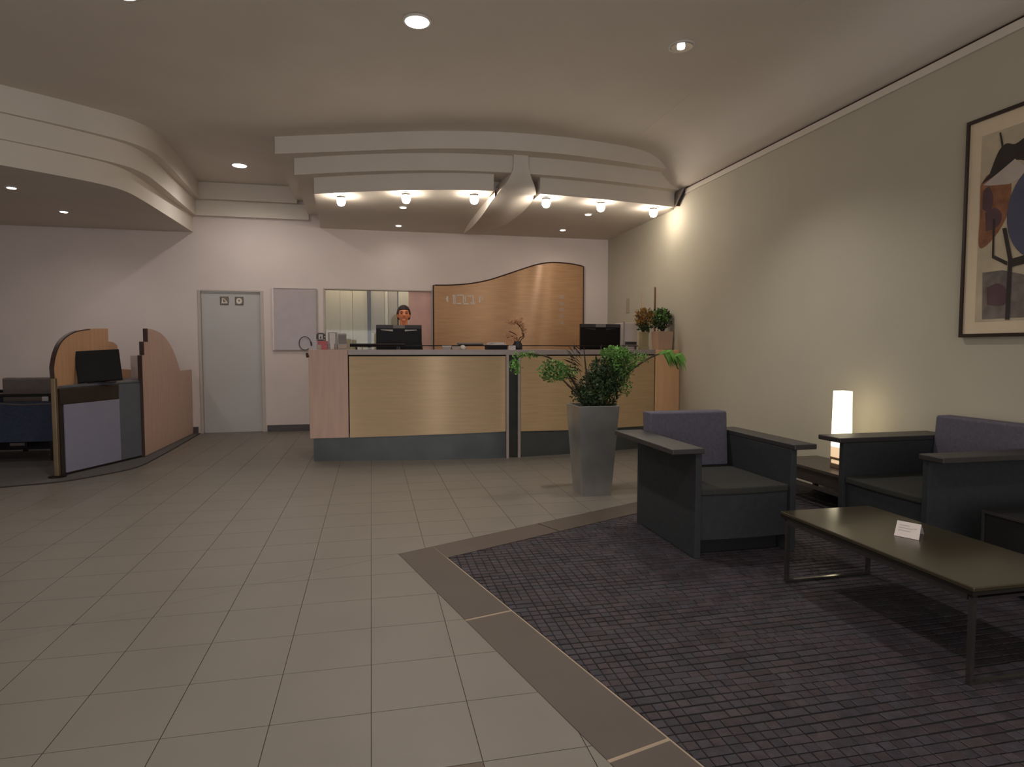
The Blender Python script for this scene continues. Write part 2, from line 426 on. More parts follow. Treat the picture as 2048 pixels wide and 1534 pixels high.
# stepped curved soffit over the counter
def soffit(front, xl_back, z0, z1, name, notch=None, xend=XR - 0.003):
    f = catmull(front, 8)
    if notch:
        a, b, yb = notch
        f = [p for p in f if p[0] < a] + [(a, interp(f, a)), (a, yb), (b, yb), (b, interp(f, b))] + [p for p in f if p[0] > b]
    o = MB().prism([(xl_back, YB - 0.002)] + f + [(xend, YB - 0.002)], z0, z1).build(name, 'ceiling_paint')
    smooth_angle(struct(o), 30); return o
FC = [(-0.63, 7.79), (-0.15, 7.58), (0.35, 7.395), (0.8, 7.27), (1.2, 7.20), (1.6, 7.18), (2.0, 7.20), (2.73, 7.285), (3.3, 7.385), (XR - 0.07, 7.48)]
FB = [(-0.84, 7.725), (-0.3, 7.49), (0.34, 7.27), (0.9, 7.14), (1.46, 7.085), (1.9, 7.085), (2.36, 7.11), (2.9, 7.19), (3.38, 7.28), (XR - 0.003, 7.38)]
FA = [(-1.03, 7.60), (-0.6, 7.45), (-0.2, 7.31), (0.2, 7.17), (0.6, 7.04), (1.0, 6.95), (1.42, 6.89), (1.9, 6.88), (2.3, 6.91), (2.8, 7.0), (3.39, 7.13), (XR - 0.003, 7.24)]
soffit(FC, -0.72, 3.06, 3.25, 'trim_4', notch=(1.40, 1.955, 7.50), xend=XR - 0.07)
soffit(FB, -0.90, 3.25, 3.44, 'trim_5')
soffit(FA, -1.06, 3.44, ZC, 'trim_6')
struct(MB().box(XR - 0.07, XR - 0.003, 7.62, YB - 0.002, 3.06, 3.25).build('trim_7', 'ceiling_paint'))
# shadow gap modelled as a dark bracket where the soffit meets the side wall
br = thing('soffit_gap_shadow', 'shadow gap built as dark triangular bracket where the stepped soffit meets the side wall', 'wedge', (XR - 0.04, 7.4, 3.15))
MB().prism([(7.44, 3.250), (7.22, 3.250), (7.47, 3.06)], XR - 0.068, XR - 0.056, axis='x').build('gap_face', 'grey_box', br)
MB().prism([(7.40, 3.248), (7.28, 3.248), (7.46, 3.11)], XR - 0.03, XR - 0.004, axis='x').build('gap_shadow', 'plastic_dark', br)
MB().box(XR - 0.056, XR - 0.004, 7.452, 7.470, 3.07, 3.248).build('gap_shadow_edge', 'dark_edge', br)
# plaster rib that curves down through the soffit
sec = catmull([(7.035, 3.44, 1.60, 1.772), (7.04, 3.30, 1.597, 1.775), (7.09, 3.19, 1.56, 1.82), (7.20, 3.085, 1.49, 1.90), (7.42, 3.0, 1.42, 1.950), (7.9, 2.945, 1.40, 1.950), (8.7, 2.945, 1.40, 1.93), (9.3, 2.99, 1.41, 1.91), (9.7, 3.035, 1.43, 1.89), (9.94, 3.058, 1.45, 1.88)], 6)
rb = MB(); vs = []; K = 9
for y, z, a, b in sec:
    yo = 0.0
    for k in range(K):
        t = k / (K - 1); x = a + (b - a) * t
        vs.append((x, y, z + 0.085 * max(0.0, (t - 0.3) / 0.7) ** 1.7 * (1 if y > 7.3 else 0.3) ))
    vs.append((b, y + 0.30 if y < 7.3 else y, max(z + 0.10, 3.10))); vs.append((a, y + 0.30 if y < 7.3 else y, max(z + 0.10, 3.10)))
n = K + 2; fs = []
for i in range(len(sec) - 1):
    fs += [(i * n + k, i * n + (k + 1) % n, (i + 1) * n + (k + 1) % n, (i + 1) * n + k) for k in range(n)]
fs += [tuple(range(n)), tuple((len(sec) - 1) * n + k for k in range(n - 1, -1, -1))]
rb.add(vs, fs)
smooth_angle(struct(rb.build('trim_8', 'ceiling_paint')), 50)
# stepped soffit on the far side, over the carpet
def left_soffit(pts, z0, z1, name):
    f = catmull(pts, 8)
    o = MB().prism(f + [(pts[-1][0], YB - 0.002), (-6.59, YB - 0.002)], z0, z1).build(name, 'ceiling_paint'); smooth_angle(struct(o), 30)
left_soffit([(-6.59, 4.35), (-5.0, 5.45), (-3.9, 6.28), (-3.3, 6.73), (-2.94, 7.02), (-2.66, 7.30), (-2.54, 7.58), (-2.51, 8.0), (-2.50, 8.7), (-2.49, 9.94)], 2.93, 3.16, 'trim_9')
left_soffit([(-6.59, 4.31), (-5.0, 5.40), (-3.9, 6.23), (-3.3, 6.68), (-2.85, 7.03), (-2.52, 7.36), (-2.40, 7.68), (-2.385, 8.1), (-2.40, 8.7), (-2.44, 9.94)], 3.16, 3.39, 'trim_10')
left_soffit([(-6.59, 4.27), (-5.0, 5.35), (-3.9, 6.17), (-3.3, 6.62), (-2.83, 6.97), (-2.44, 7.33), (-2.29, 7.68), (-2.28, 8.1), (-2.31, 8.7), (-2.38, 9.94)], 3.39, ZC, 'trim_11')
struct(MB().box(-2.44, -0.88, YB - 0.05, YB - 0.002, 3.165, 3.39).build('trim_12', 'ceiling_paint', bevel=0.006))
struct(MB().box(-2.38, -1.04, YB - 0.12, YB - 0.002, 3.39, ZC).build('trim_13', 'ceiling_paint', bevel=0.006))

# ------------------------------------------------------------------ door in the back wall, window to the back office, faint side door
d1 = struct(thing('door_1', 'flat grey door with two small square sign plates, in the back wall', 'door', (-2.02, YB, 0)))
for k in ('label', 'category'):
    del d1[k]
MB().box(-2.415, -1.605, YB + 0.03, YB + 0.07, 0.004, 2.08).build('leaf', 'door_grey', d1, bevel=0.002)
MB().box(-2.455, -2.420, YB - 0.012, YB + 0.10, 0.0, 2.105).box(-1.600, -1.555, YB - 0.012, YB + 0.10, 0.0, 2.105).box(-2.42, -1.60, YB + 0.0, YB + 0.10, 2.085, 2.105).build('frame', 'door_frame', d1, bevel=0.003)
for k, (x, lab) in enumerate(((-2.10, 'small square sign with a pale triangular mark, on the grey door'), (-1.895, 'small square sign with a pale round mark, on the grey door'))):
    sg = thing('door_sign', lab, 'sign', (x, YB + 0.026, 1.955), group='sign plates on the grey door')
    MB().box(x - 0.058, x + 0.058, YB + 0.022, YB + 0.0298, 1.893, 2.012).build('rim', 'sign_rim', sg)
    pt_ = MB().box(x - 0.050, x + 0.050, YB + 0.0195, YB + 0.022, 1.901, 2.004).build('plate', 'sign_plate', sg)
    if k == 0:
        mk = MB(); 
        mk.prism([(x - 0.036, 1.915), (x - 0.022, 1.915), (x - 0.012, 1.990), (x - 0.026, 1.990)], YB + 0.017, YB + 0.0195, axis='y')
        mk.prism([(x - 0.022, 1.915), (x + 0.042, 1.915), (x + 0.042, 1.930), (x - 0.022, 1.930)], YB + 0.017, YB + 0.0195, axis='y')
        mk.prism([(x - 0.012, 1.990), (x + 0.000, 1.985), (x + 0.042, 1.930), (x + 0.026, 1.930)], YB + 0.017, YB + 0.0195, axis='y')
    else:
        mk = MB(); ring = [(x + 0.040 * math.cos(t * PI / 10), 1.952 + 0.044 * math.sin(t * PI / 10)) for t in range(20)]
        mk.prism(ring, YB + 0.017, YB + 0.0195, axis='y')
        mk2 = MB().prism([(x + 0.012 * math.cos(t * PI / 6), 1.956 + 0.014 * math.sin(t * PI / 6)) for t in range(12)], YB + 0.0155, YB + 0.017, axis='y')
        mk2.build('mark_centre', 'sign_plate', pt_)
    mk.build('mark', 'sign_mark', pt_)
w1 = struct(bpy.data.objects.new('window_1', None)); COL.objects.link(w1); w1.location = (0.13, YB, 1.1)
MB().box(-0.70, -0.675, YB - 0.008, YB + 0.13, 1.10, 2.165).box(0.935, 0.96, YB - 0.008, YB + 0.13, 1.10, 2.165).box(-0.675, 0.935, YB - 0.008, YB + 0.13, 2.145, 2.165).box(-0.675, 0.935, YB - 0.008, YB + 0.13, 1.10, 1.125).build('frame', 'door_frame', w1, bevel=0.003)
MB().box(-0.675, 0.585, YB + 0.06, YB + 0.066, 1.125, 2.145).build('pane', 'glass', w1)
MB().box(0.585, 0.935, YB + 0.03, YB + 0.06, 1.125, 2.145).build('panel', 'pink_panel', w1)
# cupboards in the office behind
cb = thing('storage_cupboard', 'wall of tall cream cupboard doors seen through the office window behind the counter', 'cupboard', (-0.05, 10.6, 0))
MB().box(-1.1, 1.1, 10.55, 10.9, 0.0, 2.6).build('carcass', 'plastic_dark', cb)
for a, b, mm, z0, dy in ((-1.0, -0.715, 'cream_door', 0.05, 0), (-0.711, -0.483, 'cream_door', 0.05, 0), (-0.479, -0.288, 'cream_door', 0.05, 0.004), (-0.284, -0.052, 'cream_door', 0.05, 0), (0.006, 0.228, 'grey_door', 1.515, 0), (0.006, 0.228, 'cream_door', 0.05, 0), (0.232, 0.277, 'pale_door', 0.05, -0.012), (0.281, 0.43, 'grey_door', 0.05, 0), (0.449, 0.72, 'pale_door', 0.05, -0.008)):
    z1 = 2.35 if not (a == 0.006 and z0 < 1) else 1.508
    MB().box(a, b, 10.52 + dy, 10.55 + dy * 0, z0, z1).build('cupboard_door', mm, cb, bevel=0.002)
MB().tube([(-0.022, 10.51, 0.9), (-0.022, 10.51, 1.4), (-0.020, 10.505, 1.75), (-0.028, 10.50, 2.24)], [0.008, 0.008, 0.013, 0.026], 8).build('ajar_gap_wedge', 'dark_edge', cb)  # dark wedge drawn in for the gap between doors ajar
struct(MB().box(-1.2, 1.3, 10.96, 11.02, -0.06, ZC).build('wall_office', 'wall_paint'))
d2 = struct(bpy.data.objects.new('door_2', None)); COL.objects.link(d2); d2.location = (XR, 8.7, 0)
MB().box(XR - 0.012, XR, 8.17, 9.36, 0.0, 2.12).build('leaf', 'side_wall_paint', d2, bevel=0.003)
MB().box(XR - 0.018, XR, 8.12, 8.132, 0.0, 2.10).build('edge_strip', 'maple_inner_dark', d2)
MB().box(XR - 0.018, XR - 0.012, 8.55, 8.562, 0.1, 2.05).build('seam', 'maple_inner', d2)
MB().box(XR - 0.020, XR - 0.012, 9.0, 9.12, 1.80, 2.02).build('vision_pane', 'grey_door', d2)

# ------------------------------------------------------------------ whiteboard and its ring
wbd = thing('whiteboard', 'framed pinkish white board hung on the back wall beside the grey door', 'whiteboard', (-1.10, YB - 0.02, 1.22))
MB().box(-1.405, -0.805, YB - 0.020, YB - 0.002, 1.232, 2.142).build('surface', 'board', wbd)
MB().box(-1.435, -1.405, YB - 0.030, YB - 0.002, 1.222, 2.150).build('edge_trim', 'board_trim', wbd, bevel=0.003)
MB().box(-0.805, -0.790, YB - 0.026, YB - 0.002, 1.222, 2.150).box(-1.405, -0.805, YB - 0.026, YB - 0.002, 2.142, 2.150).box(-1.405, -0.805, YB - 0.026, YB - 0.002, 1.222, 1.232).build('frame', 'paper_grey', wbd)
hs = thing('wire_hoop', 'thin dark wire hoop hanging on the lower part of the pinkish whiteboard', 'hoop', (-0.972, YB - 0.03, 1.33))
MB().tube([(-0.972 + 0.085 * math.cos(t), YB - 0.035, 1.328 + 0.10 * math.sin(t)) for t in [0.2 + 5.2 * k / 28 for k in range(29)]], 0.006, 6).build('wire', 'wire', hs, smooth=True)
MB().tube([(-0.885, YB - 0.038, 1.35), (-0.878, YB - 0.038, 1.29)], 0.011, 8).build('clip', 'plastic_dark', hs)
MB().tube([(-0.972, YB - 0.0206, 1.43), (-0.972, YB - 0.046, 1.434)], 0.004, 6).build('hook', 'wire', hs)

# ------------------------------------------------------------------ wavy veneer panel behind the counter
top = catmull([(0.962, 2.240), (1.25, 2.250), (1.544, 2.279), (1.80, 2.330), (2.029, 2.401), (2.442, 2.545), (2.66, 2.612), (2.903, 2.648), (3.201, 2.638), (3.435, 2.602)], 6)
pn = thing('feature_panel', 'orange-brown veneer panel with a wavy top edge and pale lettering, behind the counter', 'wall panel', (2.2, YB - 0.03, 0.2))
def py(x): return YB - 0.055 + 0.02 * math.sin((x - 0.96) / 2.47 * 4.2 * PI / 2)
v = []; f = []
for x, z in top: v += [(x, py(x), 0.15), (x, py(x), z), (x, YB - 0.003, z), (x, YB - 0.003, 0.15)]
for i in range(len(top) - 1):
    a, b = 4 * i, 4 * i + 4
    f += [(a, b, b + 1, a + 1), (a + 1, b + 1, b + 2, a + 2), (a + 2, b + 2, b + 3, a + 3)]
f += [(0, 1, 2, 3), tuple(len(v) - 4 + k for k in (3, 2, 1, 0))]
mb = MB(); mb.add(v, f); vn = smooth_angle(mb.build('veneer', 'maple', pn), 40)
MB().tube([(0.962, py(0.962), 0.15)] + [(x, py(x), z) for x, z in top] + [(3.435, py(3.435), 0.15)], 0.011, 6).build('edging', 'dark_edge', vn)
lt = MB()
def stroke(x0, x1, z0, z1):
    lt.add([(x0, py(x0) - 0.004, z0), (x1, py(x1) - 0.004, z0), (x1, py(x1) - 0.004, z1), (x0, py(x0) - 0.004, z1), (x0, py(x0) + 0.001, z0), (x1, py(x1) + 0.001, z0), (x1, py(x1) + 0.001, z1), (x0, py(x0) + 0.001, z1)],
           [(0, 1, 2, 3), (0, 4, 5, 1), (1, 5, 6, 2), (2, 6, 7, 3), (3, 7, 4, 0)])
for a in ((1.172, 1.195, 1.985, 2.075), (1.160, 1.172, 2.01, 2.05),                       # opening mark
          (1.275, 1.298, 1.955, 2.095), (1.304, 1.318, 1.955, 2.095), (1.262, 1.275, 2.075, 2.095),   # first letter
          (1.335, 1.43, 2.083, 2.102), (1.335, 1.40, 1.955, 1.972),
          (1.430, 1.450, 1.972, 2.095), (1.462, 1.476, 1.99, 2.08), (1.440, 1.52, 1.950, 1.968),       # second letter
          (1.500, 1.575, 2.075, 2.092), (1.555, 1.575, 1.96, 1.985),
          (1.582, 1.604, 1.955, 2.095), (1.604, 1.620, 1.955, 1.985),                                   # third letter
          (1.690, 1.708, 1.985, 2.085), (1.712, 1.735, 2.065, 2.080), (1.735, 1.748, 2.02, 2.065)):     # closing mark
    stroke(*a)
lt.build('lettering', 'vent_white', vn)
for z in (2.06, 1.955, 1.85, 1.745, 1.64):
    lt = MB(); stroke(3.01, 3.09, z, z + 0.062); lt.build('slot_tag', 'pot_beige', vn)

# ------------------------------------------------------------------ reception counter
rc = thing('reception_counter', 'long curved reception counter with honey veneer panels on a dark metal plinth', 'counter', (1.6, 7.3, 0))
CF = catmull([(-0.70, 7.215), (-0.24, 7.135), (0.3, 7.055), (0.9, 6.98), (1.30, 6.945), (1.66, 6.955), (2.26, 7.04), (2.9, 7.16), (3.49, 7.30), (3.875, 7.395)], 8)
def cf(x): return interp(CF, x)
def sheet(x0, x1, zb, zt, depth, off, m, name, n=24, par=rc, bevel=0.0, smooth=True):
    v = []; f = []
    for i in range(n + 1):
        x = x0 + (x1 - x0) * i / n; y = cf(x) + off
        a = zb(x) if callable(zb) else zb; b = zt(x) if callable(zt) else zt
        v += [(x, y, a), (x, y, b), (x, y + depth, b), (x, y + depth, a)]
        if i: k = 4 * i; f += [(k - 4, k, k + 1, k - 3), (k - 3, k + 1, k + 2, k - 2), (k - 2, k + 2, k + 3, k - 1), (k - 1, k + 3, k, k - 4)]
    f += [(0, 1, 2, 3), tuple(4 * n + k for k in (3, 2, 1, 0))]
    mb = MB(); mb.add(v, f); o = mb.build(name, m, par, bevel=bevel)
    return smooth_angle(o, 40) if smooth else o
zb = lambda x: interp([(-0.7, 0.252), (-0.24, 0.262), (1.49, 0.305), (2.26, 0.286), (3.9, 0.275)], x)
sheet(-0.635, 1.488, 0.0, 0.30, 0.32, 0.012, 'plinth_metal', 'plinth')
sheet(1.665, 3.87, 0.0, 0.30, 0.32, 0.012, 'plinth_metal', 'plinth')
sheet(-0.672, -0.252, zb, 1.236, 0.42, -0.006, 'maple_pink', 'end_panel', bevel=0.004)
sheet(-0.240, 1.488, zb, 1.163, 0.03, 0.0, 'maple_gold', 'front_panel', 40)
sheet(-0.252, 1.488, 0.25, 1.18, 0.02, 0.03, 'black_gap', 'backing', 40)
sheet(1.668, 2.62, zb, 1.163, 0.03, 0.0, 'maple_gold_lit', 'front_panel', 24)
sheet(2.632, 3.478, zb, 1.163, 0.03, 0.0, 'maple_gold_lit', 'front_panel', 24)
sheet(1.664, 3.52, 0.25, 1.18, 0.02, 0.03, 'black_gap', 'backing', 40)
sheet(3.492, 3.874, zb, 1.232, 0.42, -0.004, 'maple_end_lit', 'end_panel', bevel=0.004)
sheet(-0.250, 3.488, 1.178, 1.236, 0.36, -0.012, 'worktop', 'worktop', 60, bevel=0.004)
sheet(1.492, 1.522, 0.0, 1.19, 0.10, -0.016, 'post_strip', 'post_strip', 4)
sheet(1.632, 1.662, 0.0, 1.175, 0.10, -0.012, 'post_strip', 'post_strip', 4)
sheet(1.524, 1.630, 0.01, 1.175, 0.06, 0.02, 'post_dark', 'post_recess', 6)
sheet(1.49, 1.665, 1.178, 1.20, 0.05, -0.02, 'worktop', 'post_cap', 4)
MB().prism([(-0.672, 7.63), (3.874, 7.80), (3.874, 8.25), (-0.672, 8.05)], 0.735, 0.765).build('desk_shelf', 'worktop', rc)
MB().box(-0.672, -0.64, 7.62, 8.06, 0.0, 0.735).box(3.84, 3.87, 7.80, 8.25, 0.0, 0.735).build('desk_side', 'maple_pink', rc)
MB().tube([(-0.690, 7.22, 1.20), (-0.676, 7.21, 1.155)], [0.012, 0.02], 8).build('bag_hook', 'dark_edge', rc)
# rail behind the worktop
rl = thing('counter_rail', 'slim black gallery rail on short stems along the counter worktop', 'rail', (0, 7.55, 1.24))
MB().tube([(x, cf(x) + 0.31, 1.288) for x in [-0.235 + 0.62 * k / 8 for k in range(9)]], 0.019, 8).build('grip', 'plastic_black', rl)
MB().tube([(x, cf(x) + 0.31, 1.284) for x in [0.40 + 2.98 * k / 40 for k in range(41)]], 0.006, 8).build('bar', 'plastic_black', rl)
for x in (-0.165, 0.30, 0.86, 1.75, 2.45, 3.34):
    MB().tube([(x, cf(x) + 0.31, 1.2365), (x, cf(x) + 0.31, 1.285)], 0.012, 8).build('stem', 'plastic_dark', rl)
def monitor(x0, x1, y, z0, z1, label, lamp_marks):
    cx = (x0 + x1) / 2
    t = thing('monitor', label, 'monitor', (cx, y, 0.766), group='monitors behind the reception counter')
    hh = MB().box(x0, x1, y, y + 0.05, z0, z1).build('housing', 'plastic_black', t, bevel=0.006)
    MB().box(x0, x1, y - 0.006, y + 0.001, z1 - 0.045, z1 - 0.004).build('top_band', 'plastic_dark', hh, bevel=0.002)
    MB().box(cx - 0.07, cx + 0.07, y - 0.009, y - 0.005, z1 - 0.042, z1 - 0.002).build('badge_plate', 'grey_box', hh)
    for a, b, sl in ((x0 + 0.055, x0 + 0.20, 1), (x1 - 0.205, x1 - 0.06, -1)):
        v = MB(); zz = z1 - 0.058
        v.prism([(a, zz - (0.004 if sl > 0 else 0.02)), (b, zz - (0.022 if sl > 0 else 0.006)), (b, zz), (a, zz)], y - 0.006, y + 0.001, axis='y')
        v.build('vent', 'vent_white' if lamp_marks else 'plastic_dark', hh)
    MB().tube([(cx + 0.01, y - 0.006, z0 + 0.16), (cx + 0.0, y - 0.016, z0 + 0.12), (cx + 0.012, y - 0.006, z0 + 0.07)], 0.005, 6).build('cable_clip', 'grey_box', hh)
    MB().box(cx - 0.03, cx + 0.03, y + 0.03, y + 0.07, 0.79, z0 + 0.10).build('stem', 'plastic_black', t)
    MB().lathe([(0.14, 0.0), (0.14, 0.012), (0.03, 0.025)], 20, 0, (cx, y + 0.06, 0.766)).build('foot', 'plastic_black', t)
    return t
monitor(0.062, 0.612, 7.80, 1.14, 1.538, 'dark monitor back with two white vent slots, in front of the standing person', True)
monitor(2.672, 3.222, 7.80, 1.14, 1.572, 'dark monitor back near the side wall, next to the white printer box', False)

def put_box(name, label, cat, x0, x1, y0, y1, z0, z1, m, group=None, extra=None):
    t = thing(name, label, cat, ((x0 + x1) / 2, (y0 + y1) / 2, z0), group=group)
    MB().box(x0, x1, y0, y1, z0, z1).build('body', m, t, bevel=0.003)
    return t
ZW = 1.2365
t = put_box('leaflet_box', 'small pinkish red leaflet box at the door end of the counter', 'box', -0.585, -0.480, 7.36, 7.44, ZW, 1.335, 'red_box')
MB().box(-0.588, -0.545, 7.350, 7.361, ZW + 0.002, ZW + 0.055).build('pocket', 'beige_box', t)
t = put_box('print_cube', 'small black and white patterned card block on top of the red leaflet box', 'card', -0.60, -0.505, 7.37, 7.43, 1.3365, 1.425, 'plastic_dark')
MB().box(-0.575, -0.530, 7.366, 7.371, 1.352, 1.410).build('white_square', 'card', t)
MB().prism([(-0.562, 1.362), (-0.543, 1.362), (-0.5525, 1.396)], 7.362, 7.367, axis='y').build('emblem', 'plastic_dark', t)
for k, (a, b) in enumerate(((-0.598, 1.412), (-0.520, 1.412), (-0.598, 1.342), (-0.522, 1.344), (-0.515, 1.378))):
    MB().box(a, a + 0.012, 7.366, 7.371, b, b + 0.010).build('corner_mark', 'card', t)
t = put_box('document_holder', 'tall pale paper holder beside the red leaflet box on the counter', 'holder', -0.475, -0.375, 7.39, 7.46, ZW, 1.435, 'paper_grey')
MB().box(-0.455, -0.395, 7.384, 7.390, 1.30, 1.425).build('sheet', 'paper', t)
t = put_box('grey_tray', 'low pale grey tray block between the paper holder and the black rail grip', 'box', -0.370, -0.268, 7.36, 7.45, ZW, 1.302, 'paper_grey')
MB().box(-0.364, -0.274, 7.355, 7.361, 1.25, 1.29).build('front_plate', 'beige_box', t)
t = put_box('grey_cube', 'small mid-grey cube on top of the low pale tray block', 'box', -0.365, -0.275, 7.37, 7.44, 1.3035, 1.415, 'grey_box')
MB().box(-0.368, -0.272, 7.366, 7.444, 1.398, 1.419).build('lid', 'paper_grey', t, bevel=0.002)
t = put_box('white_card', 'small bright white upright card in front of the tall paper holder', 'card', -0.450, -0.405, 7.352, 7.358, ZW, 1.312, 'vent_white')
MB().box(-0.452, -0.403, 7.352, 7.378, ZW + 0.0005, ZW + 0.006).build('foot', 'vent_white', t)
# papers and trays further along
t = put_box('file_stack', 'beige stack of files nearest the monitor with vents, on the counter', 'files', 0.80, 0.895, 7.16, 7.24, ZW, 1.272, 'paper_grey', 'paper piles on the counter')
MB().box(0.797, 0.9, 7.158, 7.243, 1.272, 1.283).build('top_sheet', 'paper', t)
t = put_box('file_stack', 'wider beige stack of files beside the crumpled tissue, on the counter', 'files', 0.905, 1.0, 7.16, 7.24, ZW, 1.262, 'beige_box', 'paper piles on the counter')
MB().box(0.903, 1.003, 7.158, 7.243, 1.262, 1.275).build('top_sheet', 'paper_grey', t)
tm = MB()
tm.lathe([(0.012, 0.0), (0.032, 0.008), (0.036, 0.026), (0.022, 0.046), (0.006, 0.055)], 9, 0, (1.035, 7.20, ZW))
ti = thing('paper_tissue', 'crumpled white tissue between the beige files and the long grey keyboard', 'tissue', (1.035, 7.20, ZW))
for k in range(len(tm.v)): tm.v[k] = (tm.v[k][0] + random.uniform(-.006, .006), tm.v[k][1] + random.uniform(-.006, .006), tm.v[k][2] + (random.uniform(-.005, .005) if tm.v[k][2] > ZW + .002 else 0))
tm.build('crumple', 'vent_white', ti)
kb = thing('keyboard', 'long dark grey keyboard resting on the black rail behind the files', 'keyboard', (1.10, cf(1.1) + 0.30, 1.2925))
MB().box(0.985, 1.275, cf(1.1) + 0.24, cf(1.1) + 0.37, 1.293, 1.318).build('case', 'grey_box', kb, bevel=0.004)
MB().box(0.985, 1.275, cf(1.1) + 0.236, cf(1.1) + 0.241, 1.290, 1.298).build('front_lip', 'plastic_black', kb)
tr = thing('paper_tray', 'shallow black tray holding white papers, beside the dried flowers', 'tray', (1.42, 7.13, ZW))
MB().box(1.295, 1.535, 7.06, 7.21, ZW, 1.243).box(1.295, 1.535, 7.06, 7.066, 1.243, 1.290).box(1.295, 1.301, 7.066, 7.21, 1.243, 1.290).box(1.529, 1.535, 7.066, 7.21, 1.243, 1.290).box(1.301, 1.529, 7.204, 7.21, 1.243, 1.290).build('tray', 'plastic_black', tr)
MB().box(1.303, 1.527, 7.068, 7.202, 1.2435, 1.296).build('paper_pile', 'paper', tr)
ps = thing('paper_sheaf', 'loose white paper sheaf lying across the black tray', 'paper', (1.40, 7.13, 1.2968))
sh = MB()
for k in range(4):
    mx = Matrix.Translation((1.41, 7.135, 1.2968 + 0.006 * k)) @ Matrix.Rotation(0.12 * (k - 1.5), 4, 'Z')
    sh.box(-0.11 + 0.012 * k, 0.10 - 0.006 * k, -0.06, 0.06, 0.0004, 0.0056, mx=mx)
sh.build('sheets', 'paper', ps)
nc = thing('name_card', 'small white printed card stood on the counter post beside the dried flower vase', 'card', (1.585, 7.05, ZW))
MB().box(1.545, 1.625, 7.04, 7.046, ZW, 1.285).build('face', 'paper', nc)
for k in range(6):
    MB().box(1.555 + 0.012 * (k % 5), 1.563 + 0.012 * (k % 5), 7.0385, 7.0405, 1.250 + 0.011 * (k % 3), 1.257 + 0.011 * (k % 3)).build('print', 'grey_box', nc)
# dried flowers
df = thing('dried_flowers', 'dried pinkish blossom twigs in a small dark vase on the counter', 'flowers', (1.67, 7.13, ZW))
MB().lathe([(0.035, 0.0), (0.052, 0.02), (0.055, 0.06), (0.038, 0.088), (0.044, 0.10)], 18, 0, (1.67, 7.13, ZW)).build('vase', 'plastic_dark', df, smooth=True)
twigs = [[(1.67, 7.13, 1.30), (1.69, 7.12, 1.37), (1.73, 7.11, 1.40), (1.70, 7.11, 1.50), (1.63, 7.11, 1.555)], [(1.67, 7.13, 1.30), (1.64, 7.13, 1.37), (1.58, 7.13, 1.40), (1.545, 7.13, 1.37)], [(1.665, 7.13, 1.30), (1.66, 7.14, 1.40), (1.60, 7.14, 1.44), (1.57, 7.14, 1.45)], [(1.67, 7.13, 1.3), (1.72, 7.13, 1.36), (1.745, 7.13, 1.39), (1.735, 7.13, 1.46)]]
for p in twigs: MB().tube(catmull(p, 4), 0.006, 5).build('twig', 'dry_stem', df)
bl = MB()
for cx, cz, rx, rz, k in ((1.575, 1.555, .045, .018, 26), (1.655, 1.565, .04, .03, 30), (1.71, 1.52, .03, .04, 30), (1.735, 1.46, .02, .04, 18), (1.64, 1.385, .03, .025, 16), (1.56, 1.40, .03, .025, 14), (1.60, 1.34, .05, .03, 18)):
    for _ in range(int(k * 1.7)):
        c = Vector((cx + random.gauss(0, rx * .6), 7.125 + random.gauss(0, .02), cz + random.gauss(0, rz * .6))); s = random.uniform(.010, .020)
        a = Vector((random.uniform(-1, 1), random.uniform(-1, 1), random.uniform(-1, 1))).normalized(); b = a.orthogonal().normalized(); d = a.cross(b)
        bl.add([c - b * s, c - d * s * .7, c + b * s, c + d * s * .7, c + a * s * .5], [(0, 1, 4), (1, 2, 4), (2, 3, 4), (3, 0, 4)])
bl.build('blossom', 'dry_bloom', df)['kind'] = 'stuff'
# printer box, olive vase, planted pot at the side-wall end
pb = thing('printer_box', 'white printer casing between the second dark monitor and the potted plant', 'printer', (3.31, 7.85, 0.766))
MB().box(3.225, 3.42, 7.70, 8.0, 0.766, 1.585).build('casing', 'card', pb, bevel=0.006)
MB().box(3.222, 3.245, 7.695, 7.71, 1.22, 1.60).build('side_strip', 'paper_grey', pb)
MB().box(3.25, 3.41, 7.694, 7.701, 1.30, 1.34).build('output_slot', 'plastic_dark', pb)
def leaf(mb, c, s, m=0):
    a = Vector((random.gauss(0, 1), random.gauss(0, 1), random.gauss(0, .7) + .3)).normalized(); b = a.orthogonal().normalized()
    b = (b * math.cos(1.0) + a.cross(b) * math.sin(random.uniform(0, 6))).normalized(); nrm = a.cross(b)
    mb.add([c, c + a * s * .5 + b * s * .28 + nrm * s * .08, c + a * s, c + a * s * .5 - b * s * .28 + nrm * s * .08], [(0, 1, 2), (0, 2, 3)], m)
def cloud(mb, cx, cy, cz, rx, ry, rz, k, s0, s1, m=0):
    for _ in range(k):
        while True:
            p = Vector((random.uniform(-1, 1), random.uniform(-1, 1), random.uniform(-1, 1)))
            if 0.15 < p.length < 1: break
        leaf(mb, Vector((cx + p.x * rx, cy + p.y * ry, cz + p.z * rz)), random.uniform(s0, s1), m)
ov = thing('olive_vase', 'squat olive glass vase with ochre leaves between the printer and the beige pot', 'vase', (3.385, 7.42, ZW))
MB().box(3.332, 3.438, 7.37, 7.47, ZW, 1.275).box(3.337, 3.433, 7.375, 7.465, 1.275, 1.46).build('vessel', 'vase_olive', ov, bevel=0.006)
for k in range(5): MB().tube([(3.385, 7.42, 1.44), (3.35 + .02 * k, 7.42 + .01 * k, 1.55), (3.31 + .045 * k, 7.42, 1.68)], 0.005, 5).build('stem', 'bark', ov)
mb = MB(); cloud(mb, 3.385, 7.42, 1.64, .115, .08, .125, 420, .03, .055, 0); cloud(mb, 3.40, 7.42, 1.53, .10, .07, .07, 200, .03, .05, 1)
mb.build('foliage', ['leaf_ochre', 'leaf_dark'], ov)['kind'] = 'stuff'
